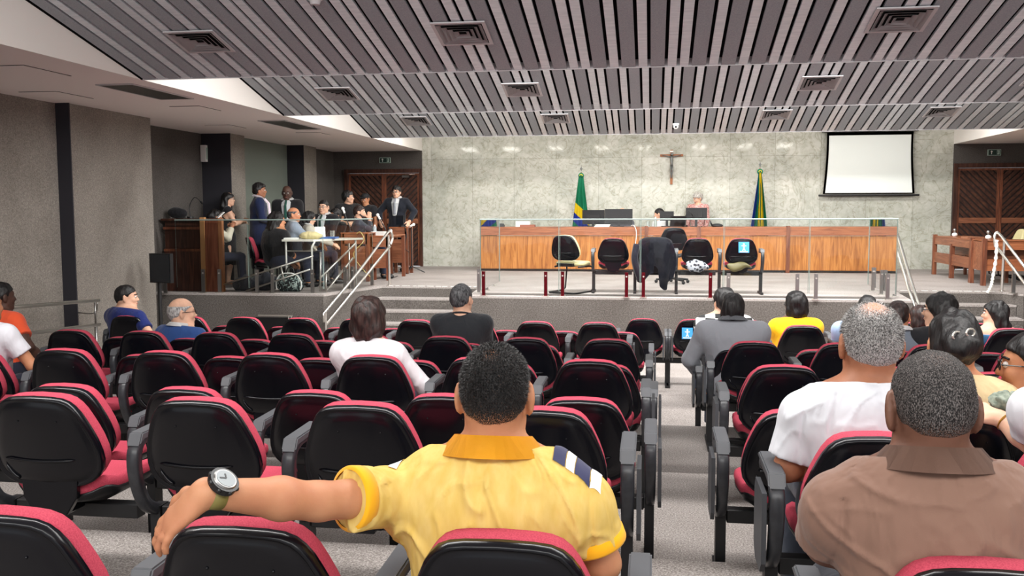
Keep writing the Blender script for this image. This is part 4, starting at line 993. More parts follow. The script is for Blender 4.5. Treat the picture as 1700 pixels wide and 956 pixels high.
# ------------------------------------------------------------------ soft-bodied shapes: a distance field turned into one continuous surface
def V(*a): return np.array(a, dtype=np.float32)
class Field:
    def __init__(s): s.ops = []
    def cone(s, a, b, ra, rb, k=0.02, flat=None):
        s.ops.append(('c', np.array(a, np.float32), np.array(b, np.float32), ra, rb, k, flat)); return s
    def chain(s, pts, rs, k=0.02, flat=None):
        for i in range(len(pts)-1): s.cone(pts[i], pts[i+1], rs[i], rs[i+1], k, flat)
        return s
    def ell(s, c, rad, k=0.02, M3=None, sub=False):
        s.ops.append(('e', np.array(c, np.float32), np.array(rad, np.float32), k, M3, sub)); return s
    def cut(s, fn): s.ops.append(('f', fn)); return s        # keep where fn(p) < 0
    def bounds(s):
        lo, hi = [], []
        for o in s.ops:
            if o[0] == 'c':
                r_ = max(o[3], o[4])+o[5]*0.3; lo += [o[1]-r_, o[2]-r_]; hi += [o[1]+r_, o[2]+r_]
            elif o[0] == 'e' and not o[5]: r_ = max(o[2])+o[3]*0.3; lo.append(o[1]-r_); hi.append(o[1]+r_)
        return np.min(lo, 0), np.max(hi, 0)
    def mesh(s, name, res, disp=None):
        lo, hi = s.bounds(); lo = lo-3*res; hi = hi+3*res
        n = np.ceil((hi-lo)/res).astype(int)+1
        D = np.full(n, 1.0, np.float32)
        ax = [lo[i]+res*np.arange(n[i], dtype=np.float32) for i in range(3)]
        def sub(l, h):
            i0 = np.maximum(((l-lo)/res).astype(int)-1, 0); i1 = np.minimum(((h-lo)/res).astype(int)+2, n)
            return tuple(slice(a, b) for a, b in zip(i0, i1))
        for o in s.ops:
            if o[0] == 'c':
                _, a, b, ra, rb, k, flat = o; m_ = max(ra, rb)+k+2*res
                sl = sub(np.minimum(a, b)-m_, np.maximum(a, b)+m_)
            elif o[0] == 'e':
                _, c, rad, k, M3, neg = o; m_ = max(rad)+k+2*res; sl = sub(c-m_, c+m_)
            else: sl = (slice(None),)*3
            X, Y, Z = np.meshgrid(ax[0][sl[0]], ax[1][sl[1]], ax[2][sl[2]], indexing='ij')
            if X.size == 0: continue
            if o[0] == 'c':
                px, py, pz = X-a[0], Y-a[1], Z-a[2]; d = b-a
                if flat is not None:
                    nx, f = flat; q = px*nx[0]+py*nx[1]+pz*nx[2]; dn = float(d@nx); 
                    L2 = float(d@d)+1e-9; h = np.clip((px*d[0]+py*d[1]+pz*d[2])/L2, 0, 1); off = q-h*dn
                    px, py, pz = px+nx[0]*off*(f-1), py+nx[1]*off*(f-1), pz+nx[2]*off*(f-1)
                    # radii measured across; depth squeezed by f
                L2 = float(d@d)+1e-9; h = np.clip((px*d[0]+py*d[1]+pz*d[2])/L2, 0, 1)
                v = np.sqrt((px-h*d[0])**2+(py-h*d[1])**2+(pz-h*d[2])**2)-(ra+(rb-ra)*h)
                if flat is not None: v = v*0.85
            elif o[0] == 'e':
                px, py, pz = X-c[0], Y-c[1], Z-c[2]
                if M3 is not None:
                    A = M3; px, py, pz = (A[0][0]*px+A[0][1]*py+A[0][2]*pz, A[1][0]*px+A[1][1]*py+A[1][2]*pz, A[2][0]*px+A[2][1]*py+A[2][2]*pz)
                k0 = np.sqrt((px/rad[0])**2+(py/rad[1])**2+(pz/rad[2])**2); k1 = np.sqrt((px/rad[0]**2)**2+(py/rad[1]**2)**2+(pz/rad[2]**2)**2)+1e-6
                v = k0*(k0-1)/k1
            else:
                D[sl] = np.maximum(D[sl], o[1](X, Y, Z)); continue
            cur = D[sl]
            if o[0] == 'e' and neg:
                hh = np.clip(0.5-0.5*(cur+v)/k, 0, 1); D[sl] = cur*(1-hh)+(-v)*hh+k*hh*(1-hh)
            else:
                hh = np.clip(0.5+0.5*(v-cur)/k, 0, 1); D[sl] = v*(1-hh)+cur*hh-k*hh*(1-hh)
        return nets(name, D, lo, res, disp)
def nets(name, D, lo, res, disp=None):
    S = D < 0; n = np.array(D.shape); nc = n-1
    acc = np.zeros((*nc, 3), np.float32); cnt = np.zeros(nc, np.float32)
    for axis in range(3):
        sl0 = [slice(None)]*3; sl1 = [slice(None)]*3; sl0[axis] = slice(0, -1); sl1[axis] = slice(1, None)
        a, b = D[tuple(sl0)], D[tuple(sl1)]; ch = (a < 0) != (b < 0)
        idx = np.argwhere(ch)
        if len(idx) == 0: continue
        t = a[ch]/(a[ch]-b[ch]); pos = idx.astype(np.float32); pos[:, axis] += t
        o1, o2 = [i for i in range(3) if i != axis]
        for d1 in (0, 1):
            for d2 in (0, 1):
                c = idx.copy(); c[:, o1] -= d1; c[:, o2] -= d2
                ok = (c >= 0).all(1) & (c < nc).all(1); cc = c[ok]
                np.add.at(acc, (cc[:, 0], cc[:, 1], cc[:, 2]), pos[ok]); np.add.at(cnt, (cc[:, 0], cc[:, 1], cc[:, 2]), 1)
    act = cnt > 0; ids = np.full(nc, -1, np.int64); ids[act] = np.arange(act.sum())
    verts = acc[act]/cnt[act][:, None]*res+lo
    quads = []
    for axis in range(3):
        sl0 = [slice(None)]*3; sl1 = [slice(None)]*3; sl0[axis] = slice(0, -1); sl1[axis] = slice(1, None)
        a, b = S[tuple(sl0)], S[tuple(sl1)]
        for flip, ch in ((False, a & ~b), (True, ~a & b)):
            idx = np.argwhere(ch); o1, o2 = (axis+1) % 3, (axis+2) % 3
            if len(idx) == 0: continue
            ok = (idx[:, o1] > 0) & (idx[:, o2] > 0) & (idx[:, o1] < nc[o1]) & (idx[:, o2] < nc[o2]); idx = idx[ok]
            q = []
            for d1, d2 in ((1, 1), (0, 1), (0, 0), (1, 0)):
                c = idx.copy(); c[:, o1] -= d1; c[:, o2] -= d2; q.append(ids[c[:, 0], c[:, 1], c[:, 2]])
            q = np.stack(q, 1); q = q[:, ::-1] if flip else q; quads.append(q[(q >= 0).all(1)])
    quads = np.concatenate(quads)
    if disp is not None: verts = disp(verts)
    me = bpy.data.meshes.new(name); me.vertices.add(len(verts)); me.vertices.foreach_set('co', np.ascontiguousarray(verts, dtype=np.float32).ravel())
    nq = len(quads); me.loops.add(nq*4); me.loops.foreach_set('vertex_index', quads.astype(np.int32).ravel()); me.polygons.add(nq)
    me.polygons.foreach_set('loop_start', np.arange(nq, dtype=np.int32)*4); me.polygons.foreach_set('loop_total', np.full(nq, 4, np.int32))
    me.update(calc_edges=True); me.validate(); me.polygons.foreach_set('use_smooth', [True]*len(me.polygons)); return me

# ------------------------------------------------------------------ people
def skin(name, c, c2=None):
    m = mat(name, c, 0.55, 0, 0.35); b = bsdf(m); b.inputs['Subsurface Weight'].default_value = 0.08; b.inputs['Subsurface Radius'].default_value = (0.012, 0.005, 0.003)
    v = coords(m); n = N(m, 'ShaderNodeTexNoise'); n.inputs['Scale'].default_value = 9; n.inputs['Detail'].default_value = 5; L(m, v, n.inputs['Vector'])
    c2 = c2 or tuple(x*0.86 for x in c); L(m, ramp(m, n.outputs[0], [(0.35, c2), (0.65, c)]), b.inputs['Base Color'])
    n2 = N(m, 'ShaderNodeTexNoise'); n2.inputs['Scale'].default_value = 180; L(m, v, n2.inputs['Vector'])
    bp = N(m, 'ShaderNodeBump'); bp.inputs['Strength'].default_value = 0.12; bp.inputs['Distance'].default_value = 0.002; L(m, n2.outputs[0], bp.inputs['Height']); L(m, bp.outputs[0], b.inputs['Normal']); return m
SK = {'tan': skin('skin_tan', (194, 138, 102), (180, 120, 88)), 'light': skin('skin_light', (226, 178, 150)), 'mid': skin('skin_medium', (170, 112, 82)), 'brown': skin('skin_brown', (122, 84, 68), (104, 70, 56)), 'dark': skin('skin_dark', (82, 56, 46))}
def hairmat(name, c1, c2, scale=60, stretch=(1, 1, 0.25), p=(0.4, 0.62)):
    m = noisy(name, c1, c2, scale, 0.5, 5, 0.8, scale*1.2, stretch, p=p, bdist=0.006); bsdf(m).inputs['Specular IOR Level'].default_value = 0.4; return m
HR = {'black': hairmat('hair_black', (12, 11, 12), (30, 27, 27)), 'dkbrown': hairmat('hair_dark_brown', (26, 17, 15), (56, 38, 34)), 'grey': hairmat('hair_grey', (92, 90, 90), (182, 180, 178), 110, p=(0.35, 0.6)), 'pepper': hairmat('hair_pepper', (34, 30, 30), (104, 98, 96), 120, p=(0.4, 0.65)),
      'white': hairmat('hair_white', (128, 124, 118), (190, 186, 178), 90), 'dkgrey': hairmat('hair_dark_grey', (40, 40, 42), (96, 96, 98), 100)}
M['eye'] = mat('eye_dark', (24, 18, 16), 0.2); M['eyew'] = mat('eye_white', (214, 206, 200), 0.4); M['lip'] = mat('lip', (150, 82, 76), 0.5)
M['frame'] = mat('spectacle_frame', (16, 14, 16), 0.3)
_cl = {}
def cl(col, wr=0.5, scale=8.0, dist=0.03):
    k = (col, wr, scale)
    if k not in _cl: _cl[k] = cloth('cloth_%d_%d_%d' % col, col, wr, scale, dist=dist)
    return _cl[k]
def rotm(yaw=0, pitch=0, roll=0):
    """local axes in world: yaw about z (0 faces +Y, positive turns to the left), pitch up, roll towards the right"""
    return np.array((Matrix.Rotation(yaw, 3, 'Z') @ Matrix.Rotation(pitch, 3, 'X') @ Matrix.Rotation(roll, 3, 'Y')), dtype=np.float32)
class Frame:
    def __init__(s, o, Rm, k=1.0): s.o = np.array(o, np.float32); s.R = Rm; s.k = k
    def __call__(s, x, y, z): return s.o + s.k*(s.R @ np.array((x, y, z), np.float32))
    def d(s, x, y, z): return s.R @ np.array((x, y, z), np.float32)
    def loc(s, X, Y, Z):
        px, py, pz = X-s.o[0], Y-s.o[1], Z-s.o[2]; A = s.R.T/s.k
        return (A[0][0]*px+A[0][1]*py+A[0][2]*pz, A[1][0]*px+A[1][1]*py+A[1][2]*pz, A[2][0]*px+A[2][1]*py+A[2][2]*pz)
def head_field(F, H, det=True, wide=1.0, ear=1.0):
    k = H.k; A = H.R.T
    F.ell(H(0, -0.012, 0.03), V(0.077*wide, 0.098, 0.088)*k, 0.02*k, A)
    F.ell(H(0, -0.045, -0.01), V(0.066*wide, 0.06, 0.068)*k, 0.03*k, A)
    F.ell(H(0, 0.03, -0.03), V(0.062*wide, 0.062, 0.07)*k, 0.03*k, A)
    F.cone(H(0, 0.045, -0.06), H(0, 0.068, -0.098), 0.036*k, 0.018*k, 0.03*k)
    for s in (-1, 1):
        F.cone(H(s*0.048*wide, 0.01, -0.06), H(s*0.022, 0.06, -0.092), 0.02*k, 0.018*k, 0.03*k)
        F.ell(H(s*0.036, 0.068, -0.028), V(0.022, 0.02, 0.02)*k, 0.02*k, A)
    F.ell(H(0, 0.076, 0.025), V(0.045, 0.014, 0.012)*k, 0.015*k, A)
    for s in (-1, 1): F.ell(H(s*0.031, 0.1, 0.004), V(0.017, 0.014, 0.011)*k, 0.01*k, A, True)
    F.cone(H(0, 0.086, 0.006), H(0, 0.107, -0.03), 0.007*k, 0.011*k, 0.012*k)
    for s in (-1, 1): F.ell(H(s*0.012, 0.096, -0.033), V(0.009, 0.01, 0.008)*k, 0.006*k, A)
    F.ell(H(0, 0.09, -0.06), V(0.024, 0.01, 0.006)*k, 0.006*k, A); F.ell(H(0, 0.088, -0.07), V(0.02, 0.01, 0.007)*k, 0.006*k, A)
    for s in (-1, 1):
        E = rotm(0, 0, 0)
        Me = (H.R @ np.array(Matrix.Rotation(s*R(24), 3, 'Z'), dtype=np.float32)).T
        F.ell(H(s*(0.081*wide+0.006*(ear-1)), -0.010, -0.008), V(0.0085*ear, 0.019*ear, 0.033*ear)*k, 0.008*k, Me)
        F.ell(H(s*0.082*wide, -0.008, -0.034), V(0.006, 0.009, 0.012)*k, 0.006*k, Me)
        if det: F.ell(H(s*(0.09*wide+0.006*(ear-1)), 0.0, -0.004), V(0.006, 0.009, 0.019)*k, 0.004*k, Me, True)
def hand_field(F, W, palm_dir, back, side, k=1.0, curl=0.35, spread=0.12, minr=0.0, thumb_in=0.5):
    """W wrist; palm_dir unit towards the fingers; back unit out of the back of the hand; side unit towards the thumb"""
    pd, bk, sd = [np.array(v, np.float32)/np.linalg.norm(v) for v in (palm_dir, back, side)]
    Mx = np.stack([sd, pd, bk])
    F.cone(W, W+pd*0.03*k, 0.026*k, 0.03*k, 0.02*k, (bk, 1.25))
    F.ell(W+pd*0.058*k, V(0.041, 0.052, 0.0165)*k, 0.018*k, Mx)
    for i, (off, ln, r_) in enumerate(((0.029, 0.072, 0.0092), (0.010, 0.080, 0.0094), (-0.010, 0.074, 0.0090), (-0.028, 0.058, 0.0080))):
        r_ = max(r_*k, minr)
        p = W+pd*(0.093-0.006*abs(i-1.3))*k+sd*off*k
        d = pd*1.0+sd*spread*(1.2-i*0.8); d /= np.linalg.norm(d); c = curl
        pts = [W+pd*0.045*k+sd*off*0.8*k, p]
        for seg, f in enumerate((0.45, 0.31, 0.24)):
            a = c*(0.7+seg*0.55) if not isinstance(curl, (list, tuple)) else curl[seg]
            ang = sum((curl*(0.7+q*0.45) for q in range(seg+1)))
            dd = d*math.cos(ang)-bk*math.sin(ang); pts.append(pts[-1]+dd*ln*f*k)
        F.chain(pts, [r_*0.9, r_*1.08, r_, r_*0.92, r_*0.8], 0.006*k)
    t0 = W+pd*0.022*k+sd*0.022*k
    d1 = pd*0.55+sd*0.75-bk*0.25*thumb_in; d1 /= np.linalg.norm(d1); d2 = pd*0.9+sd*0.3-bk*0.3*thumb_in; d2 /= np.linalg.norm(d2)
    p1 = t0+d1*0.042*k; p2 = p1+d2*0.033*k; p3 = p2+(d2*0.9-bk*0.2)*0.024*k
    F.chain([t0, p1, p2, p3], [max(0.016*k, minr), max(0.0125*k, minr), max(0.0112*k, minr), max(0.0092*k, minr)], 0.01*k)
def unit(v): v = np.array(v, np.float32); return v/(np.linalg.norm(v)+1e-9)
def bend(a, b, l1, l2, pole):
    """two-bone joint position between a and b bending towards pole"""
    a, b = np.array(a, np.float32), np.array(b, np.float32); d = b-a; D = min(np.linalg.norm(d), (l1+l2)*0.999); u = unit(d)
    x = (l1*l1-l2*l2+D*D)/(2*D+1e-9); h = math.sqrt(max(0, l1*l1-x*x)); p = np.array(pole, np.float32); p = unit(p-u*float(p@u)); return a+u*x+p*h
def hair_short(H, t=0.008, line=0.055, nape=-0.075, bald=0, wide=1.0, side=1.0):
    F = Field(); k = H.k; A = H.R.T
    F.ell(H(0, -0.014, 0.033), V(0.077*wide+t*side, 0.099+t, 0.088+t)*k, 0.02*k, A)
    F.ell(H(0, -0.047, -0.008), V(0.066*wide+t*0.9, 0.062+t*0.8, 0.068+t*0.5)*k, 0.03*k, A)
    def cutf(X, Y, Z):
        x, y, z = H.loc(X, Y, Z)
        zmin = np.interp(y, [-0.12, -0.06, -0.025, -0.012, 0.02, 0.035, 0.055, 0.085, 0.12], [nape, nape+0.005, -0.03, 0.012, 0.0, 0.03, 0.045, line, line+0.03]).astype(np.float32)
        v = (zmin-z)
        if bald: v = np.maximum(v, 0.8*((bald+0.02*np.sin(x*60))-np.sqrt((x)**2+(y+0.02)**2))*np.where(z > 0.06, 1, -1)*np.where(z > 0.06, 1, 1))
        return v*k*0.8
    F.cut(cutf); return F
def noise_disp(amp, sc, seed=0.0, z=1.0):
    def f(v):
        out = v.copy()
        for i in range(len(v)):
            p = v[i]; q = Vector((float(p[0])*sc+seed, float(p[1])*sc, float(p[2])*sc*z)); o = noise.noise_vector(q); out[i] += np.array(o, np.float32)*amp
        return out
    return f

def person(label, head, yaw=0.0, hyaw=None, hpitch=0.0, hroll=0.0, pose='sit', z0=0.0, k=1.0, skin_='mid', hair=('short', 'black'), top=('tshirt', (200, 200, 200)), bottom=(40, 44, 60), bust=0.0,
           lean=0.0, arms=None, res=0.014, sw=0.185, girth=1.0, glasses=False, face=False, group=None, hs=1.0, hipy=None, seat=0.45, hwide=1.0, slv_=None, ear=1.12, ht=None, bald=None, hmat=None,  dispc=None, hipx=0.0, legs=True, neck=0.0, shy=0.0, category='person', feet_y=None, back=None):
    """head: world position of the head centre; everything hangs off it. Poses: sit or stand."""
    head = np.array(head, np.float32); hyaw = yaw if hyaw is None else hyaw
    Hd = Frame(head, rotm(hyaw, hpitch, hroll), hs*k)
    Rb = rotm(yaw); fwd = Rb @ V(0, 1, 0); rt = Rb @ V(1, 0, 0); up = V(0, 0, 1)
    root = thing('person', label, category, (float(head[0]), float(head[1]), z0), 0, group); off = Vector((float(head[0]), float(head[1]), z0))
    nb = head + V(0, 0, -0.135*hs*k-neck) - fwd*0.03*k
    T = nb[2]-z0
    if pose == 'sit':
        hz = z0+seat+0.075*k
        hip = V(nb[0], nb[1], hz) - fwd*(lean-0.02) if hipy is None else V(nb[0], hipy, hz)
    else:
        hz = z0+(nb[2]-z0)*0.60; hip = V(nb[0], nb[1], hz)-fwd*lean
    if back is not None: hip = hip - fwd*back
    hip = hip + rt*hipx
    F = Field(); sk = SK[skin_]
    # neck and trunk
    F.cone(head+V(0, 0, -0.05*k)-fwd*0.02*k, nb+V(0, 0, -0.01), 0.055*hs*k*min(girth, 1.15), 0.062*k*girth, 0.03*k)
    shc = nb + V(0, 0, -0.055*k-shy); chest = nb*0.72+hip*0.28-V(0, 0, 0.0); waist = nb*0.4+hip*0.6
    S = {s: shc+rt*s*sw*k for s in (-1, 1)}
    fl = (fwd, 1.45)
    def trunk(G, e):
        G.cone(chest+rt*sw*0.42*k, chest-rt*sw*0.42*k, 0.118*k*girth+e, 0.118*k*girth+e, 0.05*k, (fwd, 1.12))
        G.cone(chest, waist, 0.135*k*girth+e, 0.125*k*girth*girth+e, 0.06*k, (fwd, 1.15))
        G.cone(waist, hip, 0.128*k*girth*girth+e, 0.14*k*girth+e, 0.06*k, (fwd, 1.15))
        G.cone(hip+rt*0.07*k, hip-rt*0.07*k, 0.115*k*girth+e, 0.115*k*girth+e, 0.05*k)
        for s in (-1, 1):
            G.cone(nb+rt*s*0.03*k+V(0, 0, -0.02*k), S[s]-V(0, 0, 0.005), 0.048*k+e, 0.055*k*min(girth, 1.2)+e, 0.06*k)
            G.cone(chest+rt*s*sw*0.5*k, S[s]-V(0, 0, 0.03*k), 0.09*k+e, 0.05*k+e, 0.06*k)
            if bust: G.ell(chest+rt*s*0.075*k+fwd*0.09*k-V(0, 0, 0.03), V(0.06, 0.06, 0.06)*k*bust, 0.04*k)
    trunk(F, -0.008)
    # arms
    ua, fa = 0.275*k, 0.25*k; J = {}
    for s in (-1, 1):
        a = (arms or {}).get(s)
        if a is None:
            if pose == 'sit': wr_ = S[s]+V(0, 0, -0.40*k)+fwd*0.28*k-rt*s*0.10*k
            else: wr_ = S[s]+V(0, 0, -0.51*k)+fwd*0.06*k+rt*s*0.03*k
            pole = rt*s*0.7-fwd*0.9-up*0.2
        else:
            wr_ = np.array(a['wrist'], np.float32) if 'wrist' in a else S[s]+rt*s*a['w'][0]*k+fwd*a['w'][1]*k+up*a['w'][2]*k
            pole = rt*s*a.get('pole', (0.6, -0.8, -0.4))[0]+fwd*a.get('pole', (0.6, -0.8, -0.4))[1]+up*a.get('pole', (0.6, -0.8, -0.4))[2]
            dd = wr_-S[s]; Ld = np.linalg.norm(dd)
            if Ld > (ua+fa)*0.998 and 'wrist' not in a: wr_ = S[s]+dd/Ld*(ua+fa)*0.998
            elif Ld > (ua+fa)*0.998: ua_s = Ld/(ua+fa)/0.998
        scl = max(1.0, np.linalg.norm(wr_-S[s])/((ua+fa)*0.998))
        el = np.array(a['elbow'], np.float32) if a and 'elbow' in a else bend(S[s], wr_, ua*scl, fa*scl, pole)
        J[s] = (el, wr_)
        g = 0.5+0.5*girth
        F.cone(S[s], el, 0.05*k*g, 0.038*k*g, 0.03*k); F.cone(el, el*0.65+wr_*0.35, 0.038*k*g, 0.041*k*g, 0.02*k); F.cone(el*0.65+wr_*0.35, wr_, 0.041*k*g, 0.026*k*g, 0.02*k)
        fd = unit(wr_-el); bk = a.get('back') if a else None
        bk = np.array(bk, np.float32) if bk is not None else unit(rt*s*0.6+up*0.7)
        bk = unit(bk-fd*float(bk@fd)); hd = unit(a['hand']) if a and 'hand' in a else unit(fd-up*0.15)
        bk = unit(bk-hd*float(bk@hd)); sd_ = np.cross(hd, bk)*1.0; sd_ = sd_ if float(sd_@(-rt*s+up*0.2)) > 0 else -sd_
        if a and 'thumb' in a: sd_ = np.array(a['thumb'], np.float32); sd_ = unit(sd_-hd*float(sd_@hd)-bk*float(sd_@bk))
        hand_field(F, wr_, hd, bk, sd_, k, (a or {}).get('curl', 0.4), minr=res*0.62)
    # legs
    K = {}
    if legs:
        for s in (-1, 1):
            hj = hip+rt*s*0.085*k-V(0, 0, 0.02)
            if pose == 'sit':
                kn = hj+fwd*0.40*k+rt*s*0.06*k+V(0, 0, 0.0); kn[2] = z0+seat+0.055; an = kn+fwd*(0.02)+rt*s*0.01; an[2] = z0+0.08
            else:
                an = V(hj[0], hj[1], z0+0.085)+rt*s*0.03-fwd*0.02; kn = (hj+an)/2+fwd*0.03
            K[s] = (hj, kn, an)
            F.cone(hj, kn, 0.078*k*girth, 0.052*k, 0.04*k); F.cone(kn, kn*0.7+an*0.3, 0.05*k, 0.055*k, 0.02*k); F.cone(kn*0.7+an*0.3, an, 0.055*k, 0.034*k, 0.02*k)
            F.cone(an-V(0, 0, 0.03), an+fwd*0.13*k-V(0, 0, 0.045), 0.036*k, 0.026*k, 0.02*k)
    head_field(F, Hd, det=res < 0.01, wide=hwide, ear=ear)
    def place(me, nm, m, parent=root, off_=off):
        me.transform(Matrix.Translation(-off_)); return link(nm, me, m, parent, False)
    body = place(F.mesh('body', res), 'body', sk)
    # clothing
    kind, col = top[0], top[1]; m_top = col if not isinstance(col, tuple) else cl(col, 0.55 if kind != 'suit' else 0.4)
    if kind != 'none':
        G = Field(); e = {'tshirt': 0.006, 'polo': 0.006, 'long': 0.004, 'suit': 0.016, 'dress': 0.004, 'strapless': 0.004}[kind]; trunk(G, e)
        slv = {'tshirt': 0.62, 'polo': 0.62, 'long': 2.0, 'suit': 2.0, 'dress': 0.15, 'strapless': -1}[kind]
        slv = slv_ or slv
        cuts = []
        for s in (-1, 1):
            el, wr_ = J[s]; g = 0.5+0.5*girth
            if slv > 1:
                we = el*0.06+wr_*0.94
                G.cone(S[s], el, 0.058*k*g+e, 0.047*k*g+e, 0.03*k); G.cone(el, we, 0.047*k*g+e, 0.033*k*g+e, 0.02*k)
                d = unit(wr_-el); cuts.append((we-d*0.012, d, 0.08, s))
            elif slv > 0:
                ce = S[s]*(1-slv)+el*slv
                G.cone(S[s], ce, 0.060*k*g+e, 0.060*k*g+e*1.2, 0.03*k if slv_ is None else 0.014*k); d = unit(el-S[s]); cuts.append((ce, d, 0.1, s))
        hem = {'suit': 0.16, 'tshirt': 0.1, 'polo': 0.1, 'long': 0.1, 'dress': 0.0, 'strapless': 0.1}[kind]
        if kind == 'suit' and pose == 'stand':
            G.cone(waist, hip-V(0, 0, 0.12), 0.150*k*girth+e, 0.170*k*girth+e, 0.03, (fwd, 1.25))
            hem = 0.2
        if kind == 'dress':
            if pose == 'stand': G.cone(hip, hip-V(0, 0, 0.42), 0.15*k, 0.16*k, 0.05, (fwd, 1.1)); hem = 0.45
            else: hem = 0.15
        zb_ = hip[2]-hem
        if pose == 'sit': zb_ = hip[2]-min(hem, 0.115)
        def cutall(X, Y, Z):
            v = zb_-Z
            for c, d, r_, s in cuts:
                q = (X-c[0])*d[0]+(Y-c[1])*d[1]+(Z-c[2])*d[2]; dist = np.sqrt((X-c[0])**2+(Y-c[1])**2+(Z-c[2])**2)
                v = np.maximum(v, np.where(dist < 0.13*k, q, -1))
            # neck opening
            nx = nb+V(0, 0, 0.028*k); nn = unit(V(0, 0, 1)+fwd*0.25)
            q = (X-nx[0])*nn[0]+(Y-nx[1])*nn[1]+(Z-nx[2])*nn[2]
            if kind == 'strapless': v = np.maximum(v, Z-(chest[2]+0.03))
            elif kind == 'dress': v = np.maximum(v, np.where(np.abs((X-nb[0])*rt[0]+(Y-nb[1])*rt[1]) < 0.09*k, Z-(nb[2]-0.06), q))
            else: v = np.maximum(v, q)
            return v
        G.cut(cutall)
        TOP = place(G.mesh(kind, res, dispc), {'suit': 'jacket', 'tshirt': 't_shirt', 'polo': 'polo_shirt', 'long': 'long_sleeved_top', 'dress': 'dress', 'strapless': 'strapless_top'}[kind], m_top)
        Nf = Frame(nb, Rb, k)
        if kind in ('tshirt', 'long'):
            bm = B(); tube(bm, [Vector(Nf(0.068*girth*math.cos(a), 0.064*girth*math.sin(a), 0.016-0.022*math.sin(a)))-off for a in np.linspace(0, 2*math.pi, 25)[:-1]], 0.008*k, 6, closed=True); obj('neckband', bm, m_top, root, smooth=True)
        if kind in ('polo', 'suit') or (len(top) > 2 and top[2] == 'collar'):
            cc = top[3] if len(top) > 3 else (m_top if kind == 'polo' else cl((238, 238, 238), 0.1))
            cc = cl(cc, 0.2) if isinstance(cc, tuple) else cc
            bm = B(); n = 28; r0, r1 = [], []
            for i in range(n+1):
                a = R(-90-150+300*i/n); w1, w2 = 0.078*girth, 0.112*girth
                h1 = 0.054+0.02*(-math.sin(a)); r0.append(bm.verts.new(Vector(Nf(w1*math.cos(a), w1*math.sin(a)*0.95, h1))-off)); r1.append(bm.verts.new(Vector(Nf(w2*math.cos(a), w2*math.sin(a)*0.92, h1-0.046 if kind == 'polo' else h1-0.03))-off))
            for i in range(n): bm.faces.new((r0[i], r0[i+1], r1[i+1], r1[i]))
            bmesh.ops.solidify(bm, geom=bm.faces[:], thickness=0.004); bmesh.ops.recalc_face_normals(bm, faces=bm.faces[:]); obj('collar', bm, cc, root, smooth=True)
        if kind == 'suit' and face:
            # white shirt front and tie in the lapel opening
            bm = B(); f0 = 0.125*girth
            pts = [(-0.075, 0.06, 0.01), (0.075, 0.06, 0.01), (0.078, 0.135*girth, -0.08), (0.04, 0.170*girth, -0.34), (-0.04, 0.170*girth, -0.34), (-0.078, 0.135*girth, -0.08)]
            vs = [bm.verts.new(Vector(Nf(*p))-off) for p in pts]; c = bm.verts.new(Vector(Nf(0, 0.16*girth, -0.08))-off); c2 = bm.verts.new(Vector(Nf(0, 0.085, 0.015))-off)
            for a, b_ in ((0, 5), (5, 4), (4, 3), (3, 2), (2, 1)): bm.faces.new((vs[a], vs[b_], c))
            bm.faces.new((vs[0], c, c2)); bm.faces.new((vs[1], c2, c))
            bmesh.ops.solidify(bm, geom=bm.faces[:], thickness=0.02); bmesh.ops.recalc_face_normals(bm, faces=bm.faces[:]); obj('shirt_front', bm, cl((236, 238, 240), 0.1), root)
            if len(top) > 4 and top[4]:
                bm = B(); tube(bm, [Vector(Nf(0, 0.10, 0.0))-off, Vector(Nf(0, 0.172*girth, -0.08))-off, Vector(Nf(0, 0.182*girth, -0.30))-off], 0.02, 6, rs=[0.018, 0.02, 0.028]); obj('tie', bm, cl(top[4], 0.1), root)
    if legs and bottom is not None:
        G = Field(); G.cone(hip+rt*0.07*k-V(0, 0, 0.02), hip-rt*0.07*k-V(0, 0, 0.02), 0.125*k*girth, 0.125*k*girth, 0.04)
        for s in (-1, 1):
            hj, kn, an = K[s]; G.cone(hj, kn, 0.088*k*girth, 0.066*k, 0.04*k); G.cone(kn, an, 0.066*k, 0.056*k, 0.02*k)
        zt = hip[2]+0.06; za = z0+0.09
        G.cut(lambda X, Y, Z: np.maximum(Z-zt, za-Z)); place(G.mesh('trousers', res), 'trousers', cl(bottom, 0.3))
        G = Field()
        for s in (-1, 1):
            hj, kn, an = K[s]; an = np.array(an); G.cone(an-V(0, 0, 0.035), an+fwd*0.15*k-V(0, 0, 0.04), 0.045*k, 0.036*k, 0.02)
        G.cut(lambda X, Y, Z: z0+0.004-Z); place(G.mesh('shoes', min(res, 0.01)), 'shoes', M['black'])
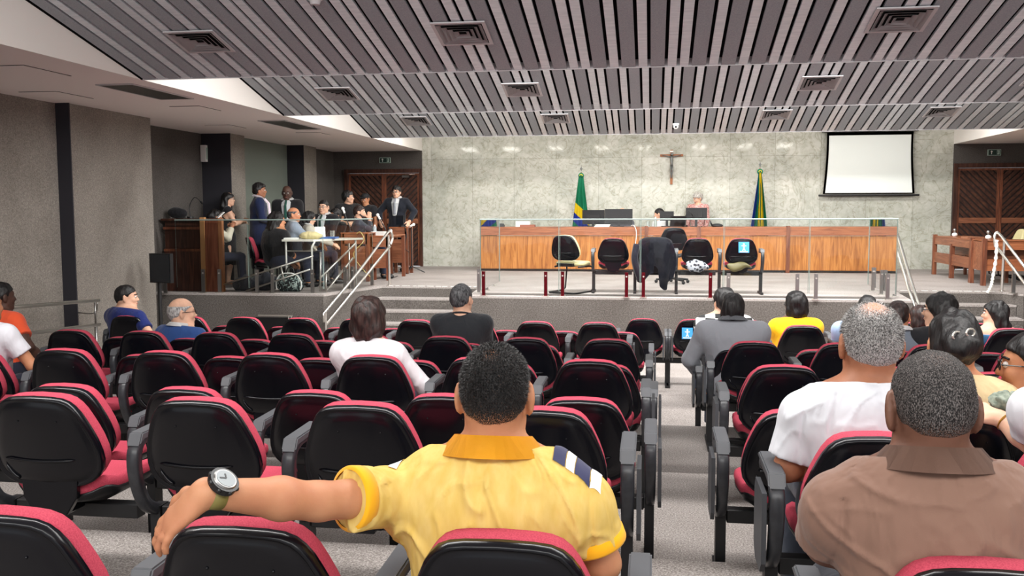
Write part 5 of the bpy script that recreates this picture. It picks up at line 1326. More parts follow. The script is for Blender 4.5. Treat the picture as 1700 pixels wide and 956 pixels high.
    # hair
    if hair:
        hk, hc = hair[0], HR[hair[1]]
        if hk == 'short': G = hair_short(Hd, ht or 0.006, wide=hwide)
        elif hk == 'mop': G = hair_short(Hd, 0.018, 0.05, -0.085, wide=hwide); 
        elif hk == 'balding':
            G = hair_short(Hd, 0.006, 0.05, wide=hwide)
            G.cut(lambda X, Y, Z: (lambda l: (l[2]-(0.055+0.0*l[0]))*Hd.k)(Hd.loc(X, Y, Z)))
        elif hk == 'bun':
            G = hair_short(Hd, 0.012, 0.055, -0.06, wide=hwide); G.ell(Hd(0, -0.115, 0.01), V(0.062, 0.05, 0.055)*Hd.k, 0.03)
        elif hk == 'bob':
            G = Field(); A = Hd.R.T; G.ell(Hd(0, -0.018, 0.03), V(0.094, 0.115, 0.1)*Hd.k, 0.02, A); G.ell(Hd(0, -0.04, -0.055), V(0.095, 0.085, 0.085)*Hd.k, 0.04, A)
            G.cut(lambda X, Y, Z: (lambda l: np.maximum(np.interp(l[1], [-0.1, 0.0, 0.02, 0.05, 0.1], [-0.125, -0.125, -0.115, 0.02, 0.055]).astype(np.float32)-l[2], -1)*Hd.k*0.8)(Hd.loc(X, Y, Z)))
        elif hk == 'long':
            G = Field(); A = Hd.R.T; G.ell(Hd(0, -0.018, 0.03), V(0.09, 0.112, 0.097)*Hd.k, 0.02, A)
            ln = hair[2] if len(hair) > 2 else 0.3
            for q in (-0.055, 0, 0.055):
                G.chain([Hd(q, -0.05, -0.02), Hd(q*1.2, -0.085, -0.12), Hd(q*1.15, -0.095, -0.12-ln*0.6), Hd(q*0.8, -0.085, -0.12-ln)], [0.06*Hd.k, 0.05*Hd.k, 0.042*Hd.k, 0.02*Hd.k], 0.03)
            for s in (-1, 1): G.cone(Hd(s*0.075, -0.02, 0.02), Hd(s*0.085, -0.03, -0.14), 0.03*Hd.k, 0.03*Hd.k, 0.03)
            G.cut(lambda X, Y, Z: (lambda l: np.interp(l[1], [-0.3, 0.0, 0.02, 0.05, 0.1], [-1, -1, -0.05, 0.02, 0.055]).astype(np.float32)-l[2])(Hd.loc(X, Y, Z))*0.8)
        elif hk == 'cap':
            G = hair_short(Hd, 0.006, wide=hwide)
        if bald:
            bx, by, bz, br = bald
            G.cut(lambda X, Y, Z: (lambda l: (br+0.006*np.sin(l[0]*190)*np.cos(l[1]*170)-np.sqrt((l[0]-bx)**2+(l[1]-by)**2+(l[2]-bz)**2))*Hd.k*0.8)(Hd.loc(X, Y, Z)).astype(np.float32))
        dn = None if res > 0.012 else noise_disp((0.002 if ht else 0.005) if hk in ('short', 'balding') else 0.012, 28)
        hres = min(res, 0.009)
        if hk in ('bob', 'long', 'bun', 'mop'): dn = noise_disp(0.016, 24, z=0.4)
        hm = G.mesh('hair', hres, dn); place(hm, 'hair', hmat or hc)
        if hk == 'cap':
            G = Field(); A = Hd.R.T; G.ell(Hd(0, -0.012, 0.05), V(0.088, 0.108, 0.078)*Hd.k, 0.02, A); G.cone(Hd(0.03, 0.1, 0.055), Hd(-0.03, 0.1, 0.055), 0.05*Hd.k, 0.05*Hd.k, 0.01, (Hd.d(0, 0, 1), 6.0))
            G.cut(lambda X, Y, Z: (lambda l: (0.045-l[2])*Hd.k)(Hd.loc(X, Y, Z))); place(G.mesh('cap', 0.008), 'cap', M['capc'])
    if face:
        bm = B(); bw_ = B()
        for s in (-1, 1):
            ball(bw_, Vector(Hd(s*0.031, 0.083, 0.004))-off, 0.0125*Hd.k, u=10, v=8); ball(bm, Vector(Hd(s*0.031, 0.0905, 0.003))-off, 0.0068*Hd.k, u=10, v=8)
        e = obj('eyes', bw_, M['eyew'], root, smooth=True); obj('pupils', bm, M['eye'], e, smooth=True)
        bm = B()
        for s in (-1, 1): tube(bm, [Vector(Hd(s*0.016, 0.094, 0.026))-off, Vector(Hd(s*0.033, 0.092, 0.031))-off, Vector(Hd(s*0.05, 0.076, 0.026))-off], 0.004*Hd.k, 6)
        obj('eyebrows', bm, HR[hair[1]] if hair else M['eye'], root, smooth=True)
        bm = B(); tube(bm, [Vector(Hd(x, 0.098-0.25*abs(x), -0.065))-off for x in (-0.022, -0.01, 0, 0.01, 0.022)], 0.0045*Hd.k, 6, rs=[0.002, 0.004, 0.0045, 0.004, 0.002]); obj('lips', bm, M['lip'], root, smooth=True)
    if glasses:
        bm = B()
        for s in (-1, 1):
            tube(bm, [Vector(Hd(s*0.033+0.023*math.cos(a), 0.104-0.05*(0.033+s*0.023*math.cos(a)-0.03)*1.0, 0.002+0.017*math.sin(a)))-off for a in np.linspace(0, 2*math.pi, 17)[:-1]], 0.0022*Hd.k, 5, closed=True)
            tube(bm, [Vector(Hd(s*0.056, 0.1, 0.006))-off, Vector(Hd(s*0.084, 0.04, 0.008))-off, Vector(Hd(s*0.088, -0.01, 0.006))-off], 0.0024*Hd.k, 5)
        tube(bm, [Vector(Hd(-0.01, 0.106, 0.004))-off, Vector(Hd(0.01, 0.106, 0.004))-off], 0.0022*Hd.k, 5); obj('glasses', bm, M['frame'], root)
    info = dict(top=TOP if kind != 'none' else None, root=root, off=off, H=Hd, nb=nb, S=S, J=J, hip=hip, chest=chest, fwd=fwd, rt=rt, body=body, place=place, K=K)
    return info
M['capc'] = mat('cap_black', (24, 24, 28), 0.8)
def hat(px, ytop, d=None, Y=None, hs=1.0, pitch=0.0):
    """head centre from the place of the top of the head"""
    p = at(px, ytop, d=d) if d else at(px, ytop, Y=Y); return (p.x, p.y, p.z-0.122*hs)
# ------------------------------------------------------------------ the audience
def rowh(px, ytop, row, dy=0.18, hs=1.0, dback=0.0):
    y, z = ROWY[row]; p = at(px, ytop, Y=y+dy); return (p.x, p.y, p.z-0.122*hs), z
from mathutils.bvhtree import BVHTree
def strands(o, H, n, ln, mats, seed=1, down=0.6, wd=0.0011, out=0.7, fade=(-0.07, 0.05), low=0.25, crown=None):
    """short hairs standing on a hair surface"""
    rnd = random.Random(seed); me = o.data; pol = me.polygons; vs = me.vertices
    areas = np.array([p.area for p in pol]); cum = np.cumsum(areas); bm = B(); tot = cum[-1]
    offz = o.parent.location.z
    for i in range(n):
        p = pol[int(np.searchsorted(cum, rnd.random()*tot))]; w1, w2 = rnd.random(), rnd.random()
        a, b, c = vs[p.vertices[0]].co, vs[p.vertices[1]].co, vs[p.vertices[2]].co
        if w1+w2 > 1: w1, w2 = 1-w1, 1-w2
        q = a+(b-a)*w1+(c-a)*w2; nn = p.normal
        rad = Vector((q.x, q.y, 0)); rad.normalize() if rad.length else None
        d = nn*out+Vector((0, 0, -down))+rad*0.2+Vector((rnd.gauss(0, 0.25), rnd.gauss(0, 0.25), rnd.gauss(0, 0.2))); d.normalize()
        sd = d.cross(nn); sd = sd.normalized() if sd.length > 1e-4 else Vector((1, 0, 0)); hz_ = q.z+offz-H[2]; fz = min(1, max(0, (hz_-fade[0])/(fade[1]-fade[0]))); L_ = ln*rnd.uniform(0.6, 1.2)*(low+(1-low)*fz)
        if rnd.random() > 0.15+0.85*fz: continue
        if crown and (Vector((q.x, q.y, hz_))-Vector(crown[:3])).length < crown[3]*rnd.uniform(0.6, 1.3): continue
        f = bm.faces.new((bm.verts.new(q-sd*wd-nn*0.001), bm.verts.new(q+sd*wd-nn*0.001), bm.verts.new(q+d*L_))); f.material_index = rnd.choices(range(len(mats)), [m_[1] for m_ in mats])[0]
    return obj('hair_strands', bm, [m_[0] for m_ in mats], o)
def folds(seed, amp=0.009, sc=7.0, dirs=(1.0, 1.0, 0.45), seam=None, slant=3.0):
    """cloth creases: sharp narrow ridges running across the back, plus sewn armhole lines"""
    def f(v):
        out = v.copy(); sx, sy, sz = dirs
        for i in range(len(v)):
            p = v[i]; wx = p[0]+0.35*p[2]*(1 if p[0] > (seam[0] if seam else 0) else -1)
            a = noise.noise(Vector((wx*sc*sx+seed, p[1]*sc*sy, p[2]*sc*sz+p[0]*slant)))
            b = noise.noise(Vector((wx*sc*2.6*sx+seed, p[1]*sc*2.0*sy+9, p[2]*sc*2.0*sz)))
            r_ = max(0.0, 1-abs(a)*5.0); r2 = max(0.0, 1-abs(b)*5.0); out[i, 1] -= amp*(r_*r_*0.9+r2*r2*0.4); out[i, 2] += amp*0.3*b
            if seam:
                d = abs(abs(p[0]-seam[0])-seam[1]-0.25*(seam[2]-p[2])*0.3)
                if d < 0.03 and p[2] < seam[2]: out[i, 1] += 0.009*math.exp(-(d/0.008)**2)
        return out
    return f
def patch(top_obj, grid, m, name, parent, off, lift=0.003, direction=(0, 0, -1)):
    """thin cloth patch laid on the surface of a garment"""
    bv = BVHTree.FromPolygons([v.co for v in top_obj.data.vertices], [p.vertices[:] for p in top_obj.data.polygons]); bm = B(); rows = []
    for r_ in grid:
        row = []
        for p in r_:
            h = bv.ray_cast(Vector(p)-off, Vector(direction), 1.0); row.append(bm.verts.new(h[0]+h[1]*lift if h[0] else Vector(p)-off))
        rows.append(row)
    for a, b in zip(rows, rows[1:]):
        for k in range(len(a)-1): bm.faces.new((a[k], a[k+1], b[k+1], b[k]))
    return obj(name, bm, m, parent, smooth=True)

def stubble(name, sk, c1, c2, h, z, fade=(-0.075, 0.0), crown=None, mixg=0.5, sc=420):
    """close-cropped hair: fine hairs over skin, thinning out towards the nape and the crown"""
    m = mat(name, c1, 0.6, 0, 0.2); v = coords(m); sp = N(m, 'ShaderNodeSeparateXYZ'); L(m, v, sp.inputs[0])
    zc = h[2]-z
    mr = N(m, 'ShaderNodeMapRange'); mr.inputs['From Min'].default_value = zc+fade[0]; mr.inputs['From Max'].default_value = zc+fade[1]; L(m, sp.outputs['Z'], mr.inputs['Value']); dens = mr.outputs[0]
    if crown:
        vm = N(m, 'ShaderNodeVectorMath', operation='DISTANCE'); L(m, v, vm.inputs[0]); vm.inputs[1].default_value = (crown[0], crown[1], zc+crown[2])
        m2 = N(m, 'ShaderNodeMapRange'); m2.inputs['From Min'].default_value = crown[3]; m2.inputs['From Max'].default_value = crown[4]; m2.inputs['To Min'].default_value = crown[5]; L(m, vm.outputs['Value'], m2.inputs['Value'])
        mu = N(m, 'ShaderNodeMath', operation='MULTIPLY'); L(m, dens, mu.inputs[0]); L(m, m2.outputs[0], mu.inputs[1]); dens = mu.outputs[0]
    n = N(m, 'ShaderNodeTexNoise'); n.inputs['Scale'].default_value = sc; n.inputs['Detail'].default_value = 2; L(m, v, n.inputs['Vector'])
    # noise is centred on 0.5: compare it with the density
    m3 = N(m, 'ShaderNodeMapRange'); m3.inputs['From Min'].default_value = 0.3; m3.inputs['From Max'].default_value = 0.7; L(m, n.outputs[0], m3.inputs['Value'])
    ad = N(m, 'ShaderNodeMath', operation='ADD'); L(m, dens, ad.inputs[0]); L(m, m3.outputs[0], ad.inputs[1])
    m4 = N(m, 'ShaderNodeMapRange'); m4.inputs['From Min'].default_value = 0.72; m4.inputs['From Max'].default_value = 1.08; L(m, ad.outputs[0], m4.inputs['Value'])
    n2 = N(m, 'ShaderNodeTexNoise'); n2.inputs['Scale'].default_value = sc*0.8; n2.inputs['Detail'].default_value = 2; L(m, coords(m, (1, 1, 0.5)), n2.inputs['Vector'])
    hc = ramp(m, n2.outputs[0], [(mixg-0.12, c1), (mixg+0.12, c2)])
    mx = N(m, 'ShaderNodeMix', data_type='RGBA'); L(m, m4.outputs[0], mx.inputs[0]); mx.inputs[6].default_value = (*lin(sk), 1); L(m, hc, mx.inputs[7]); L(m, mx.outputs[2], bsdf(m).inputs['Base Color'])
    b = N(m, 'ShaderNodeBump'); b.inputs['Strength'].default_value = 0.6; b.inputs['Distance'].default_value = 0.003; L(m, n2.outputs[0], b.inputs['Height']); L(m, b.outputs[0], bsdf(m).inputs['Normal'])
    return m
# --- the man in the yellow polo
h, z = rowh(822, 572, 'A', 0.20)
yel = noisy('heather_yellow', (208, 174, 90), (220, 190, 114), 26, 0.85, 6, stretch=(1.4, 1.4, 0.5), p=(0.3, 0.7), spec=0.2)
n_ = N(yel, 'ShaderNodeTexNoise'); n_.inputs['Scale'].default_value = 11; n_.inputs['Distortion'].default_value = 0.3; n_.inputs['Detail'].default_value = 1.5; v_ = coords(yel, (1.5, 1.5, 0.55)); L(yel, v_, n_.inputs['Vector'])
b_ = N(yel, 'ShaderNodeBump'); b_.inputs['Strength'].default_value = 0.7; b_.inputs['Distance'].default_value = 0.02; L(yel, n_.outputs[0], b_.inputs['Height']); L(yel, b_.outputs[0], bsdf(yel).inputs['Normal'])
ycol = cl((236, 170, 24), 0.15)
eL = at(528, 832, d=2.15); wL = at(340, 818, d=1.95); eR = at(1000, 935, d=2.30); wR = at(930, 960, d=2.62)
Y1 = person('man in a yellow polo shirt with one arm stretched over the next seat', h, 0, hyaw=R(3), hpitch=R(-4), z0=z, k=1.03, skin_='tan', hair=('short', 'black'), top=('polo', yel, 'collar', ycol), bottom=(46, 52, 74),
            arms={-1: dict(elbow=eL, wrist=wL, hand=(-0.74, -0.16, -0.66), back=(-0.42, -0.76, 0.48), thumb=(-0.56, 0.67, 0.5), curl=0.26),
                  1: dict(elbow=eR, wrist=wR, hand=(-0.5, 0.8, -0.1))}, res=0.0068, sw=0.21, girth=1.18, shy=0.045, neck=0.012, slv_=0.66, dispc=folds(2.0, 0.016, 7.0, seam=(h[0], 0.235, h[2]-0.19)), hwide=1.0, ear=1.25, ht=0.004, hmat=stubble('cropped_black_hair', (176, 124, 92), (12, 11, 12), (40, 38, 38), h, z, (-0.085, -0.01), (0.0, -0.07, 0.10, 0.0, 0.03, 0.5)))
hair_o = [c for c in Y1['root'].children if c.name.startswith('hair')][0]
M['strandb'] = mat('strand_black', (16, 15, 16), 0.45); M['strandd'] = mat('strand_dark', (44, 40, 38), 0.45); M['strandg'] = mat('strand_grey', (150, 148, 146), 0.5); M['strandw'] = mat('strand_light', (206, 204, 200), 0.5)
strands(hair_o, h, 30000, 0.0075, [(M['strandb'], 0.7), (M['strandd'], 0.3)], 1, wd=0.0008)
# orange cuffs, shoulder stripes
for s in (-1, 1):
    el = Y1['J'][s][0]; c = Y1['S'][s]*(1-0.655)+el*0.655; d = unit(el-Y1['S'][s]); a0 = unit(np.cross(d, V(0, 0, 1))); b0 = np.cross(a0, d); bm = B(); ra = 0.0735*1.06
    rings = []
    for t_, rr in ((-0.028, ra-0.006), (-0.026, ra-0.001), (0.0, ra), (0.005, ra-0.002), (0.006, ra-0.01)):
        rings.append([bm.verts.new(Vector(c+d*t_+(a0*math.cos(q)+b0*math.sin(q))*rr)-Y1['off']) for q in np.linspace(0, 2*math.pi, 37)[:-1]])
    for a, b in zip(rings, rings[1:]):
        for i in range(36): bm.faces.new((a[i], a[(i+1) % 36], b[(i+1) % 36], b[i]))
    bmesh.ops.recalc_face_normals(bm, faces=bm.faces[:]); tag(obj('sleeve_cuff', bm, ycol, Y1['top'], smooth=True), 'deep yellow ribbed sleeve cuff')
navy = cl((50, 52, 84), 0.2); whc = cl((240, 240, 240), 0.2)
nb_ = Y1['nb']
for (x0, x1, mm, nm) in ((0.150, 0.178, navy, 'navy_stripe'), (0.180, 0.200, whc, 'white_stripe'), (0.202, 0.236, navy, 'navy_stripe'), (0.238, 0.262, whc, 'white_stripe')):
    grid = [[(nb_[0]+x0+(x1-x0)*i/5, nb_[1]-0.055+0.13*j/10, nb_[2]+0.3) for i in range(6)] for j in range(11)]
    patch(Y1['top'], grid, mm, nm, Y1['top'], Y1['off'])
grid = [[(nb_[0]-0.25+0.022*i/4, nb_[1]-0.06+0.1*j/8, nb_[2]+0.3) for i in range(5)] for j in range(9)]
patch(Y1['top'], grid, whc, 'white_stripe', Y1['top'], Y1['off'])
# wrist watch
el, wr_ = [np.array(q) for q in Y1['J'][-1]]; ax = unit(wr_-el); c = wr_-ax*0.022; up_ = unit(np.array((-0.1, -0.75, 0.65), np.float32)-ax*float(np.dot((-0.1, -0.75, 0.65), ax))); sd = np.cross(ax, up_)
t = thing('wristwatch', 'chunky black watch on an olive strap on the outstretched wrist', 'watch', tuple(float(q) for q in c)); oc = Vector(c)
bm = B(); rings = []
for t_ in (-0.016, -0.015, 0.015, 0.016):
    rr = 0.0345 if abs(t_) < 0.0155 else 0.0325
    rings.append([bm.verts.new(Vector(c+ax*t_+(up_*math.cos(q)*0.95+sd*math.sin(q)*1.0)*rr)-oc) for q in np.linspace(0, 2*math.pi, 33)[:-1]])
for a, b in zip(rings, rings[1:]):
    for i in range(32): bm.faces.new((a[i], a[(i+1) % 32], b[(i+1) % 32], b[i]))
obj('strap', bm, mat('olive_strap', (122, 112, 58), 0.5), t, smooth=True)
Mw = Matrix(((sd[0], ax[0], up_[0], 0), (sd[1], ax[1], up_[1], 0), (sd[2], ax[2], up_[2], 0), (0, 0, 0, 1)))
def wpart(fn, nm, m): bm = B(); fn(bm); rotmesh(bm, Matrix.Translation(Vector(up_)*0.036)@Mw@Matrix.Scale(1.25, 4)); return obj(nm, bm, m, t, smooth=False)
def case(bm):
    cyl(bm, (0, 0, -0.004), 0.0255, 0.012, 28)
    for q in range(8): a = q*math.pi/4+0.2; ball(bm, (0.0245*math.cos(a), 0.0245*math.sin(a), 0.003), 0.0045, u=8, v=6)
wpart(case, 'case', M['black']); wpart(lambda bm: cyl(bm, (0, 0, 0.008), 0.021, 0.003, 28, 0.019), 'bezel', M['steeld']); wpart(lambda bm: cyl(bm, (0, 0, 0.0105), 0.017, 0.0012, 28), 'dial', mat('watch_dial', (120, 128, 132), 0.3))
def hands(bm): box(bm, -0.0012, 0.0012, 0, 0.012, 0.0118, 0.0125); box(bm, 0, 0.009, -0.0012, 0.0012, 0.0118, 0.0125)
wpart(hands, 'hands', M['black'])

# --- the man in the brown polo
h, z = rowh(1548, 588, 'A', 0.17)
brn = cl((128, 98, 84), 0.6, 9.0)
Y2 = person('man with greying cropped hair in a brown polo shirt', h, 0, hyaw=R(2), hpitch=R(-10), z0=z, k=1.05, skin_='brown', hair=('short', 'pepper'), top=('polo', brn, 'collar', cl((120, 90, 76), 0.15)), bottom=(30, 32, 40),
            arms={-1: dict(elbow=at(1372, 905, d=2.22), wrist=at(1450, 915, d=2.45), hand=(0.6, 0.75, -0.1)), 1: dict(elbow=at(1745, 900, d=2.1), wrist=at(1690, 930, d=2.4), hand=(-0.5, 0.8, 0))},
            res=0.0072, sw=0.195, girth=1.2, shy=0.035, neck=-0.004, slv_=0.86, dispc=folds(5.0, 0.013, 6.5, (0.6, 1, 1.1), seam=(h[0]+0.02, 0.225, h[2]-0.19)), hwide=1.03, hipx=0.03, ear=1.4, ht=0.003, hmat=stubble('cropped_greying_hair', (116, 80, 64), (24, 22, 22), (112, 106, 104), h, z, (-0.085, 0.0), (0.0, -0.05, 0.11, 0.0, 0.05, 0.62), 0.56, 560))
hair_o = [c for c in Y2['root'].children if c.name.startswith('hair')][0]
strands(hair_o, h, 12000, 0.0026, [(M['strandb'], 0.6), (M['strandd'], 0.25), (M['strandg'], 0.15)], 2, down=0.3, wd=0.0006)

# --- grey-haired man in white
h, z = rowh(1446, 506, 'B', -0.02, 1.08)
Y3 = person('grey-haired man in a plain white T-shirt', h, 0, hyaw=R(4), hpitch=R(-2), z0=z, k=1.06, skin_='mid', hair=('short', 'grey'), top=('tshirt', cl((206, 208, 214), 0.6, 6.0)), bottom=(52, 58, 70),
            arms={-1: dict(elbow=at(1306, 778, d=3.25), wrist=at(1335, 770, d=3.5), hand=(0.2, 0.95, 0))}, res=0.0085, sw=0.205, girth=1.2, hs=1.06, shy=0.02, neck=0.01, slv_=0.8, dispc=folds(8.0, 0.014, 6.5, seam=(h[0], 0.23, h[2]-0.2)), hwide=1.03, ear=1.25, ht=0.005, hmat=stubble('thinning_grey_hair', (186, 128, 98), (70, 68, 68), (186, 184, 182), h, z, (-0.1, -0.04), (0.0, -0.05, 0.115, 0.012, 0.07, 0.1), 0.48))
hair_o = [c for c in Y3['root'].children if c.name.startswith('hair')][0]
strands(hair_o, h, 20000, 0.011, [(M['strandd'], 0.4), (M['strandg'], 0.4), (M['strandw'], 0.2)], 3, down=0.4, wd=0.0009, crown=(0.0, -0.05, 0.115, 0.05))

def aud(label, px, yt, row, dy=0.18, **kw):
    hs = kw.get('hs', 1.0)*kw.get('k', 1.0); h, z = rowh(px, yt, row, dy, hs); return person(label, h, z0=z, **kw)
A1_ = aud('woman in a beige T-shirt, black hair pinned up with a pale clip', 1585, 516, 'C', 0.02, yaw=R(-4), k=1.06, hs=1.08, skin_='tan', hair=('bun', 'black'), top=('tshirt', (206, 182, 140)), bottom=(60, 60, 70), sw=0.175, girth=1.12, res=0.009, dispc=folds(3, 0.007), shy=0.02)
Hd = A1_['H']; bm = B()
for s in (-1, 1):
    c = [Vector(Hd(s*0.022+0.016*math.cos(a), -0.14+0.01*math.cos(a), 0.055+0.014*math.sin(a)+s*0.006))-A1_['off'] for a in np.linspace(0, 2*math.pi, 13)[:-1]]; tube(bm, c, 0.004, 6, closed=True)
o = obj('hair_clip', bm, mat('pale_clip', (206, 200, 190), 0.3, 0.6)); o.location = A1_['off']; tag(o, 'pale metal clip in the pinned-up black hair of the woman in beige', 'hair clip')
aud('person with short black hair and spectacles at the picture edge, in black', 1716, 550, 'C', 0.02, yaw=R(30), hyaw=R(75), k=1.05, hs=1.12, skin_='tan', hair=('short', 'black'), top=('tshirt', (24, 24, 28)), glasses=True, face=True, res=0.009)
W6 = aud('person in a white shirt at the picture edge, bare forearm with a thin bracelet', 1812, 520, 'B', 0.03, yaw=R(8), k=1.0, skin_='light', hair=('short', 'black'), top=('tshirt', (208, 210, 214)), sw=0.2, girth=1.1, res=0.009,
    arms={-1: dict(elbow=at(1716, 735, d=3.2), wrist=at(1660, 694, d=3.3), hand=(-0.95, 0.2, 0.15), back=(-0.1, -0.3, 0.9))}, slv_=0.75)
p = at(1663, 692, d=3.28); bm = B(); ax = unit(W6['J'][-1][1]-W6['J'][-1][0]); a0 = unit(np.cross(ax, V(0, 0, 1))); b0 = np.cross(a0, ax); c = W6['J'][-1][1]-ax*0.02
tube(bm, [Vector((a0*math.cos(q)+b0*math.sin(q))*0.031) for q in np.linspace(0, 2*math.pi, 25)[:-1]], 0.004, 6, closed=True); o = obj('bracelet', bm, mat('gold', (190, 140, 60), 0.3, 0.8)); o.location = tuple(float(q) for q in c); tag(o, 'thin golden bracelet on the forearm reaching in from the picture edge', 'bracelet')
bm = B(); ball(bm, (0, 0, 0), 0.05, 1.15, 0.8, 0.75, 28, 18)
for v in bm.verts: v.co += v.co.normalized()*0.018*noise.noise(v.co*60)
p = at(1672, 668, d=3.36); o = obj('hair_scrunchie', bm, noisy('sage_cloth', (92, 104, 92), (140, 148, 134), 60, 0.8), smooth=True); o.location = p; tag(o, 'crinkled sage-green scrunchie beside the hand with the bracelet', 'scrunchie')
aud('woman with wavy dark bob in a white long-sleeved top', 613, 492, 'D', 0.16, yaw=R(-6), skin_='light', hair=('bob', 'dkbrown'), top=('long', (200, 196, 200)), bottom=(60, 60, 80), sw=0.165, girth=0.98, hs=1.06, res=0.009, dispc=folds(1, 0.006), arms={1: dict(w=(0.10, 0.24, -0.38), pole=(0.9, -0.2, -0.4))})
aud('dark-haired man in a black T-shirt seated alone before the steps', 767, 471, 'G', 0.16, yaw=R(0), hyaw=R(-22), skin_='light', hair=('short', 'dkgrey'), top=('tshirt', (34, 36, 40)), sw=0.195, girth=1.1, res=0.009, hs=1.05)
S9 = aud('balding grey man in a blue suit jacket looking aside', 302, 494, 'G', 0.16, yaw=R(-18), hyaw=R(-58), skin_='light', hair=('balding', 'grey'), top=('suit', (38, 68, 122)), sw=0.19, girth=1.15, res=0.009, hs=1.08, glasses=True)
aud('man in a dark blue T-shirt turning his head aside by the wall rail', 210, 473, 'H', 0.16, yaw=R(-25), hyaw=R(-68), skin_='light', hair=('short', 'black'), top=('tshirt', (24, 38, 100)), sw=0.21, girth=1.1, res=0.009, k=1.08, arms={1: dict(w=(0.22, 0.18, -0.34), pole=(0.8, -0.3, -0.4))}, face=True)
aud('man in an orange T-shirt at the picture edge by the wall', 2, 468, 'F', 0.1, yaw=R(-20), hyaw=R(-30), skin_='dark', hair=('short', 'black'), top=('tshirt', (222, 84, 48)), sw=0.2, girth=1.1, res=0.009, arms={1: dict(w=(0.12, 0.16, -0.36), pole=(0.8, -0.3, -0.5))})
aud('person in a white T-shirt at the picture edge, before the orange shirt', -22, 478, 'E', 0.12, yaw=R(-10), skin_='tan', hair=('short', 'black'), top=('tshirt', (208, 208, 214)), sw=0.19, girth=1.05, res=0.009, arms={1: dict(w=(0.1, 0.26, -0.42), pole=(0.8, -0.3, -0.4))})
def checker():
    m = mat('checkered_cloth', (230, 230, 230), 0.85); v = coords(m, (1, 1, 1)); c = N(m, 'ShaderNodeTexChecker'); c.inputs['Scale'].default_value = 11; c.inputs['Color1'].default_value = (0.82, 0.82, 0.82, 1); c.inputs['Color2'].default_value = (0.02, 0.02, 0.02, 1)
    mp = N(m, 'ShaderNodeMapping'); mp.inputs['Scale'].default_value = (1, 0.0, 1); mp.inputs['Location'].default_value = (0, 0.5, 0.03); L(m, v, mp.inputs[0]); L(m, mp.outputs[0], c.inputs[0])
    c2 = N(m, 'ShaderNodeTexBrick'); c2.offset = 0.5; c2.inputs['Brick Width'].default_value = 0.11; c2.inputs['Row Height'].default_value = 0.075; c2.inputs['Scale'].default_value = 1.0
    L(m, c.outputs[0], bsdf(m).inputs['Base Color']); return m
aud('woman in a black-and-white checkered top with tied dark hair', 1202, 479, 'H', 0.14, yaw=R(6), hyaw=R(25), skin_='light', hair=('mop', 'black'), top=('long', checker()), sw=0.2, girth=1.2, res=0.009, hs=1.05, k=1.05, glasses=True)
aud('person with wavy black hair in a grey suit jacket', 1217, 487, 'G', 0.12, yaw=R(-4), hyaw=R(-6), skin_='tan', hair=('bob', 'black'), top=('suit', (126, 128, 134), 'collar', (116, 118, 124)), sw=0.2, girth=1.12, res=0.009, k=1.05, hs=0.9, arms={-1: dict(w=(0.02, 0.2, -0.42), pole=(0.9, -0.3, -0.4))})
aud('woman with a black bob in a bright yellow top', 1321, 484, 'I', 0.16, yaw=R(6), hyaw=R(18), skin_='brown', hair=('bob', 'black'), top=('long', (240, 188, 20)), sw=0.185, girth=1.22, res=0.009, k=1.08, hs=1.08, glasses=True)
aud('dark-haired person in pale blue mostly hidden behind the grey-haired man', 1440, 490, 'H', 0.16, yaw=R(0), skin_='tan', hair=('short', 'black'), top=('tshirt', (150, 172, 204)), sw=0.24, girth=1.1, res=0.012, k=1.05)
aud('dark-haired person in a grey jacket beyond the grey-haired man', 1492, 499, 'G', 0.14, yaw=R(0), hyaw=R(-20), skin_='tan', hair=('short', 'dkbrown'), top=('suit', (96, 102, 112)), sw=0.2, girth=1.05, res=0.012)
aud('woman with long black braids, head turned, in black', 1560, 486, 'G', 0.14, yaw=R(12), hyaw=R(62), skin_='light', hair=('long', 'black', 0.22), top=('long', (22, 22, 26)), sw=0.2, girth=1.1, res=0.009, hs=1.12, glasses=True, face=True)
aud('person with curly dark hair bowed beside the woman with braids', 1526, 507, 'I', 0.16, yaw=R(10), skin_='tan', hair=('bob', 'dkbrown'), top=('long', (30, 30, 34)), sw=0.17, res=0.012, hs=1.05)
aud('woman with long straight black hair and bare shoulders in blue', 1652, 499, 'H', 0.16, yaw=R(15), hyaw=R(70), skin_='light', hair=('long', 'black', 0.3), top=('strapless', (60, 110, 150)), sw=0.165, girth=0.95, res=0.009, face=True)

# ------------------------------------------------------------------ people on the stage
def stg(label, px, yt, Y, **kw):
    hs = kw.get('hs', 1.0)*kw.get('k', 1.0); p = at(px, yt, Y=Y); return person(label, (p.x, p.y, p.z-0.122*hs), z0=0.0, **kw)
stg('woman in a black sleeveless dress standing with folded arms by the booth', 379, 319, 14.95, yaw=R(-60), hyaw=R(-78), pose='stand', skin_='light', hair=('long', 'black', 0.12), top=('dress', (22, 22, 26)), bottom=None, face=True, glasses=True, sw=0.165, girth=0.95, bust=1.0, res=0.011, k=0.95,
    arms={-1: dict(w=(-0.18, 0.26, -0.22), pole=(0.6, -0.2, -1)), 1: dict(w=(-0.14, 0.30, -0.18), pole=(0.6, -0.2, -1))})
stg('woman in a cream blazer holding a phone behind the pale edge post', 358, 348, 14.35, yaw=R(-60), hyaw=R(-50), skin_='mid', hair=('bun', 'black'), top=('suit', (196, 190, 172)), face=True, sw=0.15, girth=0.9, res=0.012, k=0.95, arms={1: dict(w=(-0.05, 0.28, 0.02), pole=(0.7, -0.2, -1)), -1: dict(w=(-0.12, 0.26, 0.0), pole=(0.7, -0.2, -1))})
